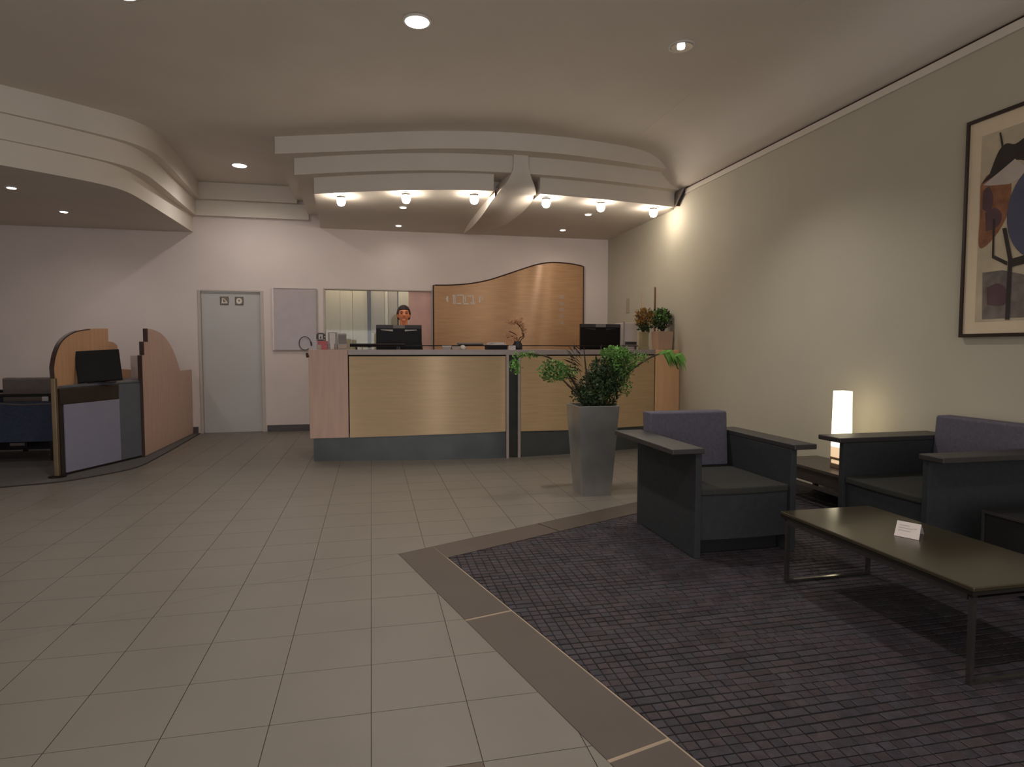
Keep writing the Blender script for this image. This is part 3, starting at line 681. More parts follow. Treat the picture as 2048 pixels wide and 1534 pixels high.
bp = thing('potted_plant', 'bushy green plant in a beige square pot at the side-wall end of the counter', 'plant', (3.755, 7.655, ZW))
ppot = MB(); v = []
bx, by = 3.755, 7.655
for z, h in ((ZW, .095), (1.475, .108), (1.475, .098), (1.45, .095)): v += [(bx - h, by - h, z), (bx + h, by - h, z), (bx + h, by + h, z), (bx - h, by + h, z)]
ppot.add(v, [(3, 2, 1, 0)] + [(4 * k + i, 4 * k + (i + 1) % 4, 4 * k + 4 + (i + 1) % 4, 4 * k + 4 + i) for k in range(3) for i in range(4)] + [(12, 13, 14, 15)])
ppot.build('pot', 'pot_beige', bp)
for k in range(6): MB().tube([(bx, by, 1.45), (bx - .065 + .025 * k, by, 1.56), (bx - .12 + .04 * k, by, 1.70 + .02 * (k % 2))], 0.006, 5).build('stem', 'bark', bp)
mb = MB(); cloud(mb, bx - .03, by, 1.63, .16, .10, .14, 520, .03, .06, 0); cloud(mb, bx - .05, by - .02, 1.68, .14, .09, .10, 220, .03, .055, 1)
for k in range(len(mb.v)):
    if mb.v[k][0] > XR - 0.01: mb.v[k] = (XR - 0.012, mb.v[k][1], mb.v[k][2])
mb.build('foliage', ['leaf_dark', 'leaf_mid'], bp)['kind'] = 'stuff'

# ------------------------------------------------------------------ tall planter in front of the counter
pl = thing('tall_planter', 'tall tapered square grey metal planter with wild green branches, in front of the counter', 'planter', (1.855, 5.10, 0))
v = []
cx, cy = 1.857, 5.10
for z, h in ((0.0, .128), (0.765, .178), (0.768, .176), (0.768, .164), (0.70, .160)): v += [(cx - h, cy - h, z), (cx + h, cy - h, z), (cx + h, cy + h, z), (cx - h, cy + h, z)]
mb = MB(); mb.add(v, [(3, 2, 1, 0)] + [(4 * k + i, 4 * k + (i + 1) % 4, 4 * k + 4 + (i + 1) % 4, 4 * k + 4 + i) for k in range(4) for i in range(4)] + [(16, 17, 18, 19)])
mb.build('pot', 'planter_metal', pl)
MB().box(cx - .158, cx + .158, cy - .158, cy + .158, .700, .725).build('soil', 'soil', pl)
BR = [[(1.80, 5.10, .72), (1.72, 5.05, .84), (1.60, 5.0, .95), (1.50, 4.98, 1.04), (1.42, 4.97, 1.10)],
      [(1.84, 5.12, .72), (1.74, 5.12, .90), (1.66, 5.13, 1.02), (1.60, 5.13, 1.08)],
      [(1.86, 5.08, .72), (1.80, 5.06, .95), (1.77, 5.05, 1.15), (1.76, 5.05, 1.26)],
      [(1.90, 5.10, .72), (1.95, 5.10, .92), (2.0, 5.08, 1.10), (2.02, 5.08, 1.22)],
      [(1.94, 5.10, .72), (2.06, 5.08, .93), (2.20, 5.05, 1.07), (2.36, 5.0, 1.18), (2.48, 4.98, 1.205), (2.56, 4.98, 1.14), (2.60, 4.98, 1.07)],
      [(1.88, 5.12, .72), (1.90, 5.14, .95), (1.93, 5.15, 1.15), (2.10, 5.12, 1.22), (2.3, 5.08, 1.20)],
      [(1.82, 5.13, .72), (1.70, 5.18, .98), (1.52, 5.2, 1.16), (1.36, 5.2, 1.20), (1.24, 5.2, 1.185), (1.19, 5.2, 1.10), (1.19, 5.2, 1.06)]]
for b in BR:
    q = catmull(b, 5); k = len(q)
    MB().tube(q, [0.012 - 0.009 * i / (k - 1) for i in range(k)], 6).build('branch', 'bark', pl)
mb = MB()
cloud(mb, 1.91, 5.10, .88, .19, .16, .17, 2300, .018, .04)
cloud(mb, 1.98, 5.10, 1.02, .18, .14, .16, 1600, .018, .04)
cloud(mb, 1.76, 5.08, .84, .10, .10, .09, 260, .018, .035)
mb.build('foliage_dark', 'leaf_dark', pl)['kind'] = 'stuff'
mb = MB()
cloud(mb, 1.47, 4.98, 1.06, .13, .10, .095, 560, .018, .038); cloud(mb, 1.62, 5.08, 1.05, .10, .08, .06, 160, .018, .035)
cloud(mb, 2.10, 5.06, 1.12, .14, .10, .13, 950, .018, .04); cloud(mb, 2.24, 5.06, 1.17, .12, .08, .05, 160, .018, .035)
cloud(mb, 2.12, 5.04, .93, .07, .07, .10, 180, .018, .035); cloud(mb, 1.30, 5.2, 1.195, .13, .04, .022, 150, .018, .03)
mb.build('foliage_green', 'leaf_mid', pl)['kind'] = 'stuff'
mb = MB()
cloud(mb, 2.03, 5.03, 1.21, .13, .08, .06, 380, .018, .04); cloud(mb, 1.20, 5.2, 1.10, .05, .04, .07, 120, .02, .035)
mb.build('foliage_light', 'leaf_bright', pl)['kind'] = 'stuff'
# long drooping blades on the bent branch
mb = MB()
for k in range(46):
    t = random.random(); x = 2.40 + .16 * t; z = 1.20 + .02 * math.sin(t * 6); y = 4.97 + random.uniform(-.04, .04)
    dx, dz, l = random.uniform(.05, .10), random.uniform(-.14, -.05), 1
    w = random.uniform(.005, .010)
    p = [(x, y, z), (x + dx * .6, y, z + .012), (x + dx * 1.1, y, z + dz * .5), (x + dx * 1.35, y, z + dz)]
    vs = []
    for i, (a, b, c) in enumerate(p):
        ww = w * (1, 1.2, .9, .15)[i]; vs += [(a - ww, b, c - ww), (a + ww, b + .004, c + ww)]
    mb.add(vs, [(0, 1, 3, 2), (2, 3, 5, 4), (4, 5, 7, 6)])
mb.build('long_blades', 'leaf_bright', pl)['kind'] = 'stuff'
mb = MB()
for k in range(60):
    t = random.random(); x = 1.66 + .10 * random.random(); z = .86 + .36 * t; y = 5.05
    a = random.uniform(1.8, 3.0); l = random.uniform(.06, .13)
    mb.add([(x, y, z), (x + l * math.cos(a) * .5, y - .01, z + l * math.sin(a) * .5 + .006), (x + l * math.cos(a), y - .01, z + l * math.sin(a)), (x + l * math.cos(a) * .5, y - .008, z + l * math.sin(a) * .5 - .004)], [(0, 1, 2, 3)])
mb.build('dry_sprays', 'bark', pl)['kind'] = 'stuff'

# ------------------------------------------------------------------ armchairs
def armchair(label):
    t = thing('armchair', label, 'armchair', (0, 0, 0), group='black wide-armed armchairs')
    for s in (-1, 1):
        MB().prism([(0.0, 0.0), (0.83, 0.0), (0.83, 0.632), (0.0, 0.632)], s * .30 if s > 0 else -.34, s * .34 if s > 0 else -.30, axis='x').build('side_panel', 'charcoal', t, local=True, bevel=0.004)
        a, b = (0.30, 0.455) if s > 0 else (-0.505, -0.30)
        MB().box(a, b, -.03, .86, .633, .665).build('arm_board', 'charcoal_arm', t, local=True, bevel=0.005)
    # seat block with a slightly bowed front
    fr = catmull([(-.298, .012), (-.15, .002), (0, -.004), (.15, .002), (.298, .012)], 5)
    MB().prism([(.298, .74)] + [(-.298, .74)] + fr, .372, .415).build('seat', 'seat_fabric', t, local=True, bevel=0.01)
    MB().prism([(.298, .72)] + [(-.298, .72)] + [(x, y + .012) for x, y in fr], .10, .371).build('apron', 'charcoal', t, local=True, bevel=0.004)
    MB().box(-.28, .28, .10, .70, .0, .098).build('base', 'black_box', t, local=True)
    b = MB(); b.prism([(.690, .417), (.815, .417), (.845, .79), (.835, .80), (.730, .80), (.716, .792)], -.297, .297, axis='x')
    b.build('backrest', 'cushion', t, local=True, bevel=0.012)
    return t
ac = armchair('black armchair with wide flat arms nearest the tall planter, facing the entrance')
ac.location = (2.2, 3.33, .0012)
dup(ac, (3.0, 3.18, .0012), -PI / 2, 'black armchair with its back to the side wall, beside the glowing lamp')

# low black cube table beside it
ct = thing('cube_table', 'low black cube side table with a thin pale edge line, next to the second armchair', 'table', (3.45, 2.3, 0))
MB().box(3.14, 3.76, 1.95, 2.63, .03, .385).build('body', 'black_box', ct, bevel=0.004)
MB().box(3.14, 3.76, 1.95, 2.63, .386, .40).build('top', 'black_box', ct, bevel=0.002)
MB().box(3.130, 3.1395, 1.95, 2.635, .388, .401).box(3.130, 3.1395, 2.624, 2.634, .03, .388).build('edge_line', 'charcoal_arm', ct)
MB().box(3.20, 3.70, 2.0, 2.58, 0.0012, .03).build('plinth', 'plastic_black', ct)

# corner table with lamp
lt_ = thing('lamp_table', 'low dark lacquered table in the corner behind the armchairs, carrying the lamp', 'table', (3.64, 4.2, 0))
MB().box(3.42, 3.865, 3.70, 4.80, .275, .30).build('top', 'dark_table', lt_, bevel=0.003)
MB().box(3.46, 3.85, 3.74, 4.76, .17, .272).build('body', 'dark_table', lt_)
MB().box(3.40, 3.43, 3.70, 4.80, .14, .165).box(3.43, 3.86, 3.70, 3.73, .14, .165).box(3.43, 3.86, 4.77, 4.80, .14, .165).build('lower_rail', 'table_steel', lt_)
for x in (3.44, 3.82):
    for y in (3.73, 4.74): MB().box(x - .02, x + .02, y, y + .03, 0.0012, .17).build('leg', 'dark_table', lt_)
lp = thing('table_lamp', 'glowing square column lamp on the low dark table by the side wall', 'lamp', (3.645, 4.255, .30))
lx, ly = 3.645, 4.255
def frustum(z0, z1, a, b, m, name, par):
    v = [(lx + sx * h, ly + sy * h, z) for z, h in ((z0, a), (z1, b)) for sx, sy in ((-1, -1), (1, -1), (1, 1), (-1, 1))]
    q = MB(); q.add(v, [(3, 2, 1, 0), (4, 5, 6, 7), (0, 1, 5, 4), (1, 2, 6, 5), (2, 3, 7, 6), (3, 0, 4, 7)]); return q.build(name, m, par, bevel=0.003)
frustum(.301, .335, .056, .056, 'lamp_metal', 'base', lp)
frustum(.336, .365, .050, .050, 'e_lamp_low', 'glow_collar', lp)
frustum(.366, .385, .056, .056, 'lamp_metal', 'ring', lp)
frustum(.386, .47, .054, .054, 'e_lamp_low', 'lower_shade', lp)
frustum(.4705, .915, .054, .049, 'e_lamp', 'shade', lp)

# coffee table
cf_t = thing('coffee_table', 'long low coffee table with an olive-brown top on steel frames, before the armchairs', 'table', (2.41, 2.36, 0))
MB().box(2.135, 2.695, 1.815, 2.925, .360, .378).build('top', 'table_top', cf_t, bevel=0.004)
MB().box(2.138, 2.692, 1.818, 2.922, .346, .3595).build('under_edge', 'table_edge', cf_t)
for y in (1.83, 2.885):
    q = MB(); q.box(2.152, 2.170, y, y + .018, .0015, .332); q.box(2.664, 2.682, y, y + .018, .0015, .332)
    q.box(2.170, 2.664, y, y + .018, .0015, .012); q.box(2.170, 2.664, y, y + .018, .320, .332)
    q.build('sled_frame', 'table_steel', cf_t)
q = MB().box(2.150, 2.172, 1.852, 2.885, .318, .345).build('rail', 'table_steel', cf_t)
MB().box(2.662, 2.684, 1.852, 2.885, .318, .345).build('rail', 'table_steel', cf_t)
MB().box(2.150, 2.172, 1.83, 1.852, .332, .346).box(2.662, 2.684, 1.83, 1.852, .332, .346).box(2.150, 2.172, 2.885, 2.907, .332, .346).box(2.662, 2.684, 2.885, 2.907, .332, .346).build('spacer', 'table_edge', cf_t)
# tent card
tcd = thing('tent_card', 'folded white tent card standing on the coffee table', 'card', (2.45, 2.40, .3785))
A, B = Vector((2.374, 2.42, .3785)), Vector((2.423, 2.331, .3785)); Rg0, Rg1 = Vector((2.440, 2.470, .432)), Vector((2.486, 2.381, .432))
C2, D2 = Vector((2.476, 2.492, .3785)), Vector((2.524, 2.402, .3785))
def leafq(a, b, c, d, nm, th=0.0012):
    n_ = (b - a).cross(d - a).normalized() * th; q = MB()
    q.add([a, b, c, d, a + n_, b + n_, c + n_, d + n_], [(3, 2, 1, 0), (4, 5, 6, 7), (0, 1, 5, 4), (1, 2, 6, 5), (2, 3, 7, 6), (3, 0, 4, 7)]); return q.build(nm, 'card', tcd)
leafq(A, B, Rg1, Rg0, 'front_leaf'); leafq(D2, C2, Rg0, Rg1, 'back_leaf')
for a, b, h in ((.12, .55, .72), (.12, .7, .55), (.12, .62, .38), (.72, .86, .6)):
    P_ = lambda s, t_: (A + (B - A) * s) + ((Rg0 + (Rg1 - Rg0) * s) - (A + (B - A) * s)) * t_
    nn = (B - A).cross(Rg0 - A).normalized() * 0.0018
    q = MB(); q.add([P_(a, h) + nn, P_(b, h) + nn, P_(b, h + .05) + nn, P_(a, h + .05) + nn], [(0, 1, 2, 3)]); q.build('printed_line', 'paper_grey', tcd)

# ------------------------------------------------------------------ framed picture on the side wall
pf = thing('framed_picture', 'large framed abstract print with a blue disc and dark shapes on the side wall', 'picture', (XR - .02, 2.96, 1.33))
y0, y1, z0, z1 = 2.46, 3.455, 1.325, 2.735
fx0, fx1 = XR - .032, XR - .001
MB().box(fx0, fx1, y0, y1, z0, z0 + .022).box(fx0, fx1, y0, y1, z1 - .022, z1).box(fx0, fx1, y0, y0 + .018, z0 + .022, z1 - .022).box(fx0, fx1, y1 - .018, y1, z0 + .022, z1 - .022).build('frame', 'frame_wood', pf)
MB().box(XR - .018, XR - .002, y0 + .018, y1 - .018, z0 + .022, z1 - .022).build('mount', 'mat_board', pf)
ax = XR - .018
prn = MB().box(ax - .002, ax, 2.555, 3.352, 1.425, 2.615).build('print', 'art_ground', pf)
lay = [0]
def art(pts, m, nm='shape'):
    lay[0] += 1; x = ax - .002 - .0004 * lay[0]
    MB().prism(pts, x - .0004, x, axis='x').build(nm, m, prn)
art(catmull([(3.35, 2.30), (3.30, 2.36), (3.22, 2.34), (3.15, 2.28), (3.16, 2.10), (3.22, 1.98), (3.31, 1.90), (3.348, 1.93), (3.345, 2.1)], 4), 'art_rust', 'rust_patch')
art(catmull([(3.31, 2.12), (3.25, 2.14), (3.20, 2.09), (3.22, 2.02), (3.30, 2.0)], 4), 'art_plum', 'plum_patch')
art(catmull([(3.33, 2.26), (3.29, 2.28), (3.26, 2.20), (3.28, 2.12), (3.33, 2.15)], 4), 'art_plum', 'plum_patch')
art([(3.31, 1.74), (3.18, 1.74), (3.05, 1.70), (2.9, 1.6), (2.9, 1.44), (3.3, 1.44)], 'art_grey', 'grey_wash')
art(catmull([(3.28, 1.64), (3.2, 1.66), (3.14, 1.60), (3.16, 1.52), (3.27, 1.53)], 4), 'art_plum', 'dark_wash')
art(catmull([(3.29, 2.36), (3.24, 2.48), (3.19, 2.52), (3.13, 2.50), (3.04, 2.53), (2.9, 2.5), (2.86, 2.42), (3.0, 2.36), (3.12, 2.40), (3.2, 2.36), (3.345, 2.31)], 4), 'art_dark', 'dark_shape')
art([(3.33, 2.30), (3.20, 2.37), (3.13, 2.41), (3.08, 2.36), (3.0, 2.38), (3.04, 2.30), (3.16, 2.265), (3.28, 2.285)], 'art_white', 'pale_wedge')
art([(2.93 + .235 * math.cos(k * PI / 20), 2.07 + .30 * math.sin(k * PI / 20)) for k in range(40)], 'art_blue', 'blue_disc')
art([(3.255, 2.07), (3.243, 2.07), (3.236, 1.84), (3.15, 1.79), (3.15, 1.765), (3.25, 1.825)], 'art_dark', 'line')
art([(3.19, 2.0), (3.165, 2.0), (3.118, 1.80), (3.12, 1.43), (3.148, 1.43), (3.145, 1.80)], 'art_dark', 'line')
art([(3.14, 1.80), (2.75, 1.86), (2.75, 1.80), (3.14, 1.75)], 'art_dark', 'line')
art([(3.235, 2.60), (3.225, 2.60), (3.205, 2.52), (3.215, 2.50)], 'art_dark', 'line')

# ------------------------------------------------------------------ check-in kiosk
kk = thing('check_in_kiosk', 'check-in desk between two wooden screens with curved tops, on the dark carpet', 'kiosk', (-2.8, 7.8, .006))
rp = [(7.889, .012), (7.889, 1.172), (7.965, 1.172), (7.965, 1.326), (8.10, 1.326), (8.10, 1.48)] + catmull([(8.14, 1.481), (8.37, 1.468), (8.62, 1.428), (8.84, 1.350), (9.02, 1.25), (9.18, 1.12), (9.30, .99), (9.345, .945)], 5) + [(9.34, .012)]
MB().prism(rp, -2.575, -2.55, axis='x').build('screen_panel', 'maple_pink', kk)
MB().box(-2.577, -2.5485, 9.341, 9.90, .012, .945).build('rear_panel', 'maple_pink', kk, bevel=0.002)
for a in ((7.874, 7.8885, .012, 1.172), (7.940, 7.964, 1.173, 1.328), (8.072, 8.0995, 1.327, 1.482)):
    MB().box(-2.590, -2.546, a[0], a[1], a[2], a[3]).build('edge_strip', 'dark_edge', kk)
lpn = [(6.90, .012), (6.815, .50), (6.815, .96)] + catmull([(6.83, 1.07), (6.90, 1.21), (7.04, 1.335), (7.32, 1.425), (7.67, 1.462), (8.168, 1.483)], 5) + [(8.162, 1.332), (8.30, 1.325), (8.42, 1.29), (8.5, 1.0), (9.4, .95), (9.4, .012)]
lpn[0] = (6.93, .012); lpn[1] = (6.93, .5); lpn[2] = (6.84, .96)
MB().prism(lpn, -3.007, -2.985, axis='x').build('screen_panel', 'maple_inner', kk)
ed = [(6.84, .96)] + catmull([(6.83, 1.07), (6.90, 1.21), (7.04, 1.335), (7.32, 1.425), (7.67, 1.462)], 5)
q = MB()
for i in range(len(ed) - 1):
    (a, b), (c, d) = ed[i], ed[i + 1]; w = .016
    q.add([(-3.012, a - .006, b), (-2.981, a - .006, b), (-2.981, c - .006, d), (-3.012, c - .006, d), (-3.012, a + w, b - w * .5), (-2.981, a + w, b - w * .5), (-2.981, c + w, d - w * .5), (-3.012, c + w, d - w * .5)],
          [(0, 1, 2, 3), (1, 5, 6, 2), (0, 3, 7, 4), (4, 7, 6, 5)])
q.build('edge_strip', 'dark_edge', kk)
po = MB().box(-3.0, -2.955, 6.80, 6.845, .012, .965).build('post', 'brass_post', kk, bevel=0.008)
MB().lathe([(.075, 0), (.075, .008), (.04, .016)], 20, 0, (-2.978, 6.825, .0065)).build('post_base', 'plastic_black', kk)
# front: oblique from the post to the screen panel
P0, P1 = Vector((-2.95, 6.87, 0)), Vector((-2.568, 7.872, 0)); dv = P1 - P0; L0 = dv.length; ang = math.atan2(dv.y, dv.x)
def fpan(s0, s1, z0, z1, off, th, m, nm, par=kk):
    mx = Matrix.Translation(P0) @ Matrix.Rotation(ang, 4, 'Z')
    return MB().box(s0 * L0, s1 * L0, off, off + th, z0, z1, mx=mx).build(nm, m, par, bevel=0.002)
ffr = fpan(0, 1, .012, .86, .012, .03, 'panel_dark', 'front_frame')
fpan(.04, .70, .03, .70, -.002, .014, 'panel_light', 'front_panel', ffr)
fpan(.70, .995, .03, .858, .0, .012, 'panel_mid', 'side_panel', ffr)
fpan(0.0, .699, .705, .858, .002, .01, 'panel_dark', 'drawer_band', ffr)
MB().prism([(-2.97, 6.89), (-2.57, 7.90), (-2.58, 8.7), (-2.97, 8.7)], .862, .885).build('desk_top', 'panel_mid', kk, bevel=0.003)
MB().box(-2.97, -2.60, 8.66, 8.70, .012, .862).build('rear_frame', 'panel_dark', kk)
MB().box(-2.80, -2.60, 8.28, 8.295, .886, 1.165).build('paper_screen', 'wall_paint', kk)
km = thing('kiosk_monitor', 'dark tilted screen on the check-in kiosk desk', 'monitor', (-2.77, 7.45, .886))
mxm = Matrix.Translation((-2.765, 7.34, .908)) @ Matrix.Rotation(math.radians(24), 4, 'Z') @ Matrix.Rotation(math.radians(-14), 4, 'X') @ Matrix.Rotation(math.radians(-3.5), 4, 'Y')
MB().box(-.20, .195, 0, .04, 0, .335, mx=mxm).build('housing', 'screen', km, bevel=0.004)
MB().box(-.19, .185, -.003, .0, .012, .325, mx=mxm).build('display', 'screen', km)
MB().prism([(-2.88, 7.30), (-2.68, 7.38), (-2.70, 7.56), (-2.88, 7.50)], .8855, .897).build('foot', 'plastic_black', km)
MB().tube([(-2.775, 7.42, .89), (-2.78, 7.44, 1.05)], .02, 8).build('stem', 'plastic_black', km)

# ------------------------------------------------------------------ navy armchair beyond the kiosk
na = thing('navy_armchair', 'dark navy armchair seen side-on with a grey back cushion, beside the kiosk post', 'armchair', (-4.0, 8.1, .006))
MB().box(-4.75, -3.43, 7.86, 7.90, .22, .665).build('side_panel', 'navy', na, bevel=0.006)
MB().box(-4.78, -3.42, 7.80, 7.98, .722, .756).build('arm_rail', 'plastic_black', na, bevel=0.006)
MB().tube(catmull([(-3.98, 7.855, .655), (-3.85, 7.85, .640), (-3.7, 7.85, .634), (-3.45, 7.855, .640)], 5), .008, 6).build('piping', 'grey_fabric', na)
MB().box(-4.70, -3.50, 7.91, 8.62, .36, .56).build('seat', 'navy', na, bevel=0.03)
MB().box(-4.75, -3.43, 8.62, 8.66, .22, .665).build('side_panel', 'navy', na, bevel=0.006)
MB().box(-4.78, -3.42, 8.56, 8.72, .722, .756).build('arm_rail', 'plastic_black', na, bevel=0.006)
MB().box(-4.22, -3.60, 8.44, 8.55, .50, .905).build('back_cushion', 'grey_fabric', na, bevel=0.02)
MB().box(-3.62, -3.50, 8.0, 8.05, .60, .71).build('folded_cloth', 'card', na, bevel=0.01)
for x in (-4.72, -4.1, -3.47):
    for y in (7.86, 8.62): MB().box(x - .02, x + .02, y, y + .04, .0065, .225).box(x - .02, x + .02, y + .004, y + .036, .66, .724).build('leg', 'plastic_black', na)
MB().box(-4.7, -3.5, 8.25, 8.29, .08, .24).build('stretcher', 'plastic_black', na)
tg = MB().box(-3.92, -3.78, 7.95, 7.96, .170, .20).build('fabric_tag', 'grey_fabric', na)
MB().box(-3.94, -3.76, 7.96, 7.99, .15, .36).build('webbing', 'plastic_black', na)

# ------------------------------------------------------------------ person standing behind the counter
def skin_mesh(chains, levels=1):
    """chains: lists of (point, radius); the first point of later chains may repeat an earlier one"""
    verts, rad, edges, idx = [], [], [], {}
    for ch in chains:
        prev = None
        for p, r in ch:
            k = tuple(round(c, 4) for c in p)
            if k not in idx: idx[k] = len(verts); verts.append(p); rad.append(r)
            if prev is not None and prev != idx[k]: edges.append((prev, idx[k]))
            prev = idx[k]
    me = bpy.data.meshes.new('tmp'); me.from_pydata(verts, edges, []); ob = bpy.data.objects.new('tmp', me); COL.objects.link(ob)
    ob.modifiers.new('s', 'SKIN')
    for i, sv in enumerate(me.skin_vertices[0].data):
        r = rad[i]; sv.radius = r if isinstance(r, tuple) else (r, r); sv.use_root = (i == 0)
    sub = ob.modifiers.new('u', 'SUBSURF'); sub.levels = levels; sub.render_levels = levels
    dg = bpy.context.evaluated_depsgraph_get(); e = ob.evaluated_get(dg).to_mesh()
    v = [tuple(q.co) for q in e.vertices]; f = [tuple(p.vertices) for p in e.polygons]
    ob.evaluated_get(dg).to_mesh_clear(); bpy.data.objects.remove(ob); bpy.data.meshes.remove(me)
    return v, f
PX, PY = 0.445, 8.80
def W_(x, y, z): return (PX + x, PY + y, z)
pe = thing('person', 'dark-haired person standing behind the counter, head showing above the monitor with vents', 'person', (PX, PY, 0))
sp = [(W_(0, 0, .98), (.15, .11)), (W_(0, .01, 1.12), (.135, .10)), (W_(0, .01, 1.28), (.155, .11)), (W_(0, .0, 1.42), (.15, .10)), (W_(0, .0, 1.52), (.07, .07)), (W_(0, -.01, 1.60), (.055, .06)), (W_(0, -.02, 1.68), (.07, .08))]
arms = []; legs = []; fingers = []
for s in (-1, 1):
    arms.append([sp[3], (W_(s * .17, 0, 1.44), .058), (W_(s * .215, .02, 1.20), .046), (W_(s * .20, -.14, 1.02), .037), (W_(s * .165, -.27, .90), .028), (W_(s * .155, -.34, .86), (.038, .02))])
    for k, (dx, l) in enumerate(((-.027, .07), (-.009, .08), (.009, .075), (.027, .06))):
        b0 = (.155 * s + dx, -.345, .862)
        fingers.append([(W_(*b0), .011), (W_(b0[0], b0[1] - l * .45, b0[2] - .008), .009), (W_(b0[0], b0[1] - l * .8, b0[2] - .03), .008), (W_(b0[0], b0[1] - l, b0[2] - .05), .007)])
    fingers.append([(W_(s * .14, -.30, .872), .012), (W_(s * .115, -.335, .862), .010), (W_(s * .105, -.37, .845), .008)])
    legs.append([sp[0], (W_(s * .10, 0, .88), .09), (W_(s * .105, -.01, .50), .06), (W_(s * .11, .02, .10), .042), (W_(s * .11, .0, .045), .04), (W_(s * .115, -.14, .035), (.038, .028))])
def ellipsoid(c, r, nu=20, nv=14, fn=None):
    v = []; f = []
    for i in range(nv + 1):
        th = PI * i / nv
        for j in range(nu):
            ph = 2 * PI * j / nu; p = (math.sin(th) * math.cos(ph), math.sin(th) * math.sin(ph), math.cos(th))
            if fn: p = fn(*p)
            v.append((c[0] + p[0] * r[0], c[1] + p[1] * r[1], c[2] + p[2] * r[2]))
    for i in range(nv):
        for j in range(nu): f.append((i * nu + j, (i + 1) * nu + j, (i + 1) * nu + (j + 1) % nu, i * nu + (j + 1) % nu))
    return v, f
hc = W_(0, -.015, 1.715)
body = MB(); body.add(*skin_mesh([sp] + arms + legs, 2))
for fg in fingers: body.add(*skin_mesh([fg], 1))
body.add(*ellipsoid(hc, (.082, .098, .118), fn=lambda x, y, z: (x * (1 - .22 * max(0, -z)), y * (1 - .10 * max(0, -z)), z)))
body.add(*ellipsoid(W_(0, -.115, 1.705), (.015, .022, .026), 10, 8)); body.add(*ellipsoid(W_(0, -.108, 1.722), (.010, .016, .03), 10, 8))
body.add(*ellipsoid(W_(0, -.098, 1.635), (.028, .020, .018), 10, 8)); body.add(*ellipsoid(W_(0, -.10, 1.752), (.055, .016, .010), 10, 8))
for s in (-1, 1): body.add(*ellipsoid(W_(s * .083, 0, 1.705), (.012, .022, .034), 10, 8))
bo = body.build('body', 'skin', pe, smooth=True)
rm = bo.modifiers.new('r', 'REMESH'); rm.mode = 'VOXEL'; rm.voxel_size = 0.008; rm.use_smooth_shade = True
for s in (-1, 1):
    MB().add(*ellipsoid(W_(s * .033, -.1055, 1.728), (.013, .008, .007), 10, 8)).build('eye', 'eye_dark', bo, smooth=True)
    MB().tube([W_(s * .015, -.112, 1.748), W_(s * .035, -.113, 1.754), W_(s * .055, -.104, 1.749)], .0045, 6).build('eyebrow', 'hair', bo)
MB().tube([W_(-.026, -.112, 1.664), W_(0, -.117, 1.666), W_(.026, -.112, 1.664)], [.003, .006, .003], 6).build('mouth', 'lip', bo)
hv, hf = ellipsoid((hc[0], hc[1] + .012, hc[2] + .008), (.092, .106, .122), 28, 20)
keep = [];
for f_ in hf:
    m_ = sum((Vector(hv[i]) for i in f_), Vector()) / 4 - Vector(hc)
    if m_.z > .068 - .02 * abs(m_.x) / .09 or (m_.y > .005 and m_.z > -.06) or (abs(m_.x) > .07 and m_.y > -.05 and m_.z > .0): keep.append(f_)
hr = MB(); hr.add(hv, keep); ho = hr.build('hair', 'hair', pe, smooth=True)
so = ho.modifiers.new('s', 'SOLIDIFY'); so.thickness = 0.012; so.offset = 0
def garment(chains, grow, m, nm):
    g = MB(); g.add(*skin_mesh([[(p, tuple(c + grow for c in r) if isinstance(r, tuple) else r + grow) for p, r in ch] for ch in chains], 2)); return g.build(nm, m, pe, smooth=True)
garment([sp[:4] + [(W_(0, 0, 1.50), (.078, .078))]] + [a[:4] for a in arms], .014, 'shirt', 'shirt')
garment([[(W_(0, 0, 1.00), (.15, .115)), sp[0]]] + [l[:4] for l in legs], .014, 'trousers', 'trousers')
for s in (-1, 1):
    g = MB(); g.add(*skin_mesh([[(W_(s * .11, .05, .05), (.042, .042)), (W_(s * .112, -.04, .045), (.044, .040)), (W_(s * .115, -.15, .038), (.042, .032)), (W_(s * .116, -.20, .034), (.03, .026))]], 2))
    g.build('shoe', 'shoe', pe, smooth=True)

# ------------------------------------------------------------------ lamps in the ceiling
def downlight(x, y, z, r, label, group, em, power, dim=False, cone=125, blend=0.9):
    t = thing('downlight', label, 'ceiling light', (x, y, z), group=group)
    ring_ = MB().lathe([(r + .018, 0.0), (r + .016, -.006), (r, -.008), (r - .004, -.0005)], 28, 0, (x, y, z)).build('trim_ring', 'white_trim', t)
    if dim:
        MB().lathe([(r - .004, -.009), (r - .01, -.006), (r * .5, -.0085), (.01, -.0095)], 28, 0, (x, y, z)).build('reflector', 'chrome', ring_)
        MB().lathe([(.032, -.0095), (.03, -.03), (.012, -.036)], 20, 0, (x - .02, y - .025, z)).build('bulb', em, t)
    else:
        MB().lathe([(r - .002, -.0082), (r - .004, -.012), (.01, -.014)], 28, 0, (x, y, z)).build('lens', em, ring_)
    if power:
        l = lamp('downlight_beam', 'SPOT', (x, y, z - .03), power, (1.0, 0.95, 0.895), spot_size=math.radians(cone), spot_blend=blend, shadow_soft_size=r * .8)
        l.parent = t; l.location = (0, 0, -.03)
    return t
G1 = 'round downlights in the main ceiling'
downlight(-1.59, 4.79, ZC, .088, 'bright round ceiling downlight in the near row, nearest the carpet side', G1, 'e_down', 160)
downlight(.356, 4.735, ZC, .088, 'bright round ceiling downlight in the middle of the near row', G1, 'e_down', 230)
downlight(2.42, 4.66, ZC, .088, 'dim silvery ceiling downlight with a visible bulb, above the armchairs', G1, 'e_dim', 170, True, cone=114, blend=0.7)
downlight(-1.64, 8.86, ZC, .088, 'round ceiling downlight deepest in the room, above the grey door', G1, 'e_down', 85, cone=165)
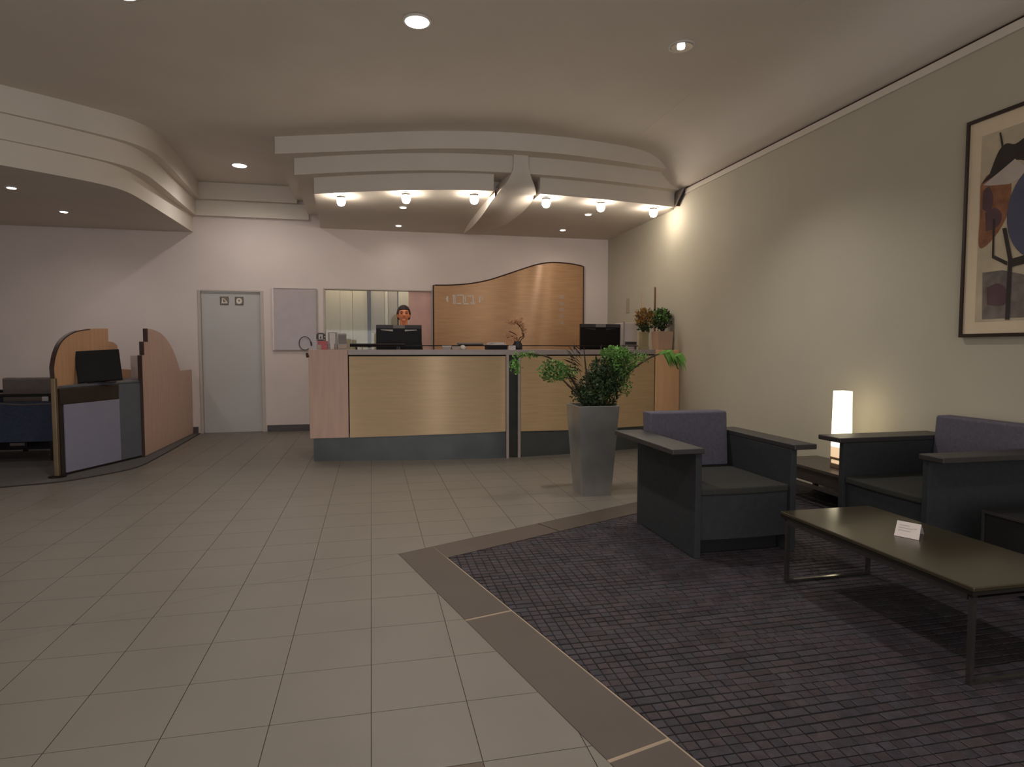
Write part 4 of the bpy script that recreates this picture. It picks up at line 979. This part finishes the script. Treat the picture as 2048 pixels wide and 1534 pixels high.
for x, y, p in ((-1.6, .7, 130), (.36, .7, 190), (2.4, .7, 90)):   # the next row, over the entrance
    lamp('entrance_downlight', 'SPOT', (x, y, ZC - .03), p, (1.0, 0.95, 0.895), spot_size=math.radians(125), spot_blend=0.9, shadow_soft_size=.07)
G2 = 'small spotlights in the soffits'
for x, y, z, lab, p in ((-3.645, 7.63, 2.93, 'tiny soffit spotlight over the carpet, the nearer of that pair', 22), (-3.66, 8.81, 2.93, 'tiny soffit spotlight over the carpet, closer to the back wall', 24),
                     (.423, 8.25, 3.06, 'tiny spotlight just behind the second hanging bulb', 10), (.417, 9.47, 3.06, 'tiny spotlight close to the back wall above the office window', 6),
                     (2.881, 8.13, 3.06, 'tiny spotlight behind the fifth hanging bulb, over the counter', 10), (2.877, 9.27, 3.06, 'tiny spotlight close to the back wall above the wavy panel peak', 13)):
    downlight(x, y, z, .042, lab, G2, 'e_down', p, cone=160)
G3 = 'hanging bulbs under the front edge of the curved soffit'
nb = ('first bare glowing bulb at the door end of the curved soffit', 'second bare glowing bulb from the door end of the curved soffit', 'third bare glowing bulb, on the door side of the plaster rib', 'fourth bare glowing bulb, on the side-wall side of the plaster rib', 'fifth bare glowing bulb along the curved soffit, before the last', 'last bare glowing bulb, close to the side wall')
for (x, y), lab in zip(((-.325, 7.80), (.42, 7.50), (1.20, 7.355), (2.07, 7.345), (2.79, 7.41), (3.565, 7.565)), nb):
    t = thing('soffit_bulb', lab, 'ceiling light', (x, y, 3.06), group=G3)
    MB().lathe([(.07, 0), (.068, -.008), (.05, -.012)], 24, 0, (x, y, 3.06)).build('rose', 'white_trim', t)
    hold_ = MB().lathe([(.03, -.0125), (.032, -.03), (.05, -.032)], 20, 0, (x, y, 3.06)).build('holder', 'white_trim', t)
    MB().lathe([(.044, -.0325), (.050, -.05), (.048, -.085), (.034, -.112), (.01, -.122)], 24, 0, (x, y, 3.06)).build('bulb', 'e_bulb', hold_, smooth=True)
# added lamp, unseen, to brighten the office behind the window
of = thing('office_fill_light', 'added light, out of view, brightening the office behind the window', 'ceiling light', (0, 10.3, 2.9))
MB().box(-.3, .3, 10.22, 10.38, 2.86, 2.90).build('diffuser', 'e_dim', of)
for x in (-.25, .25): MB().tube([(x, 10.3, 2.9), (x, 10.3, ZC)], .006, 6).build('suspension_rod', 'white_trim', of)
lamp('office_fill_area', 'AREA', (0, 10.3, 2.85), 20, (1, .9, .76), (0, 0, 0), shape='RECTANGLE', size=1.6, size_y=.2)
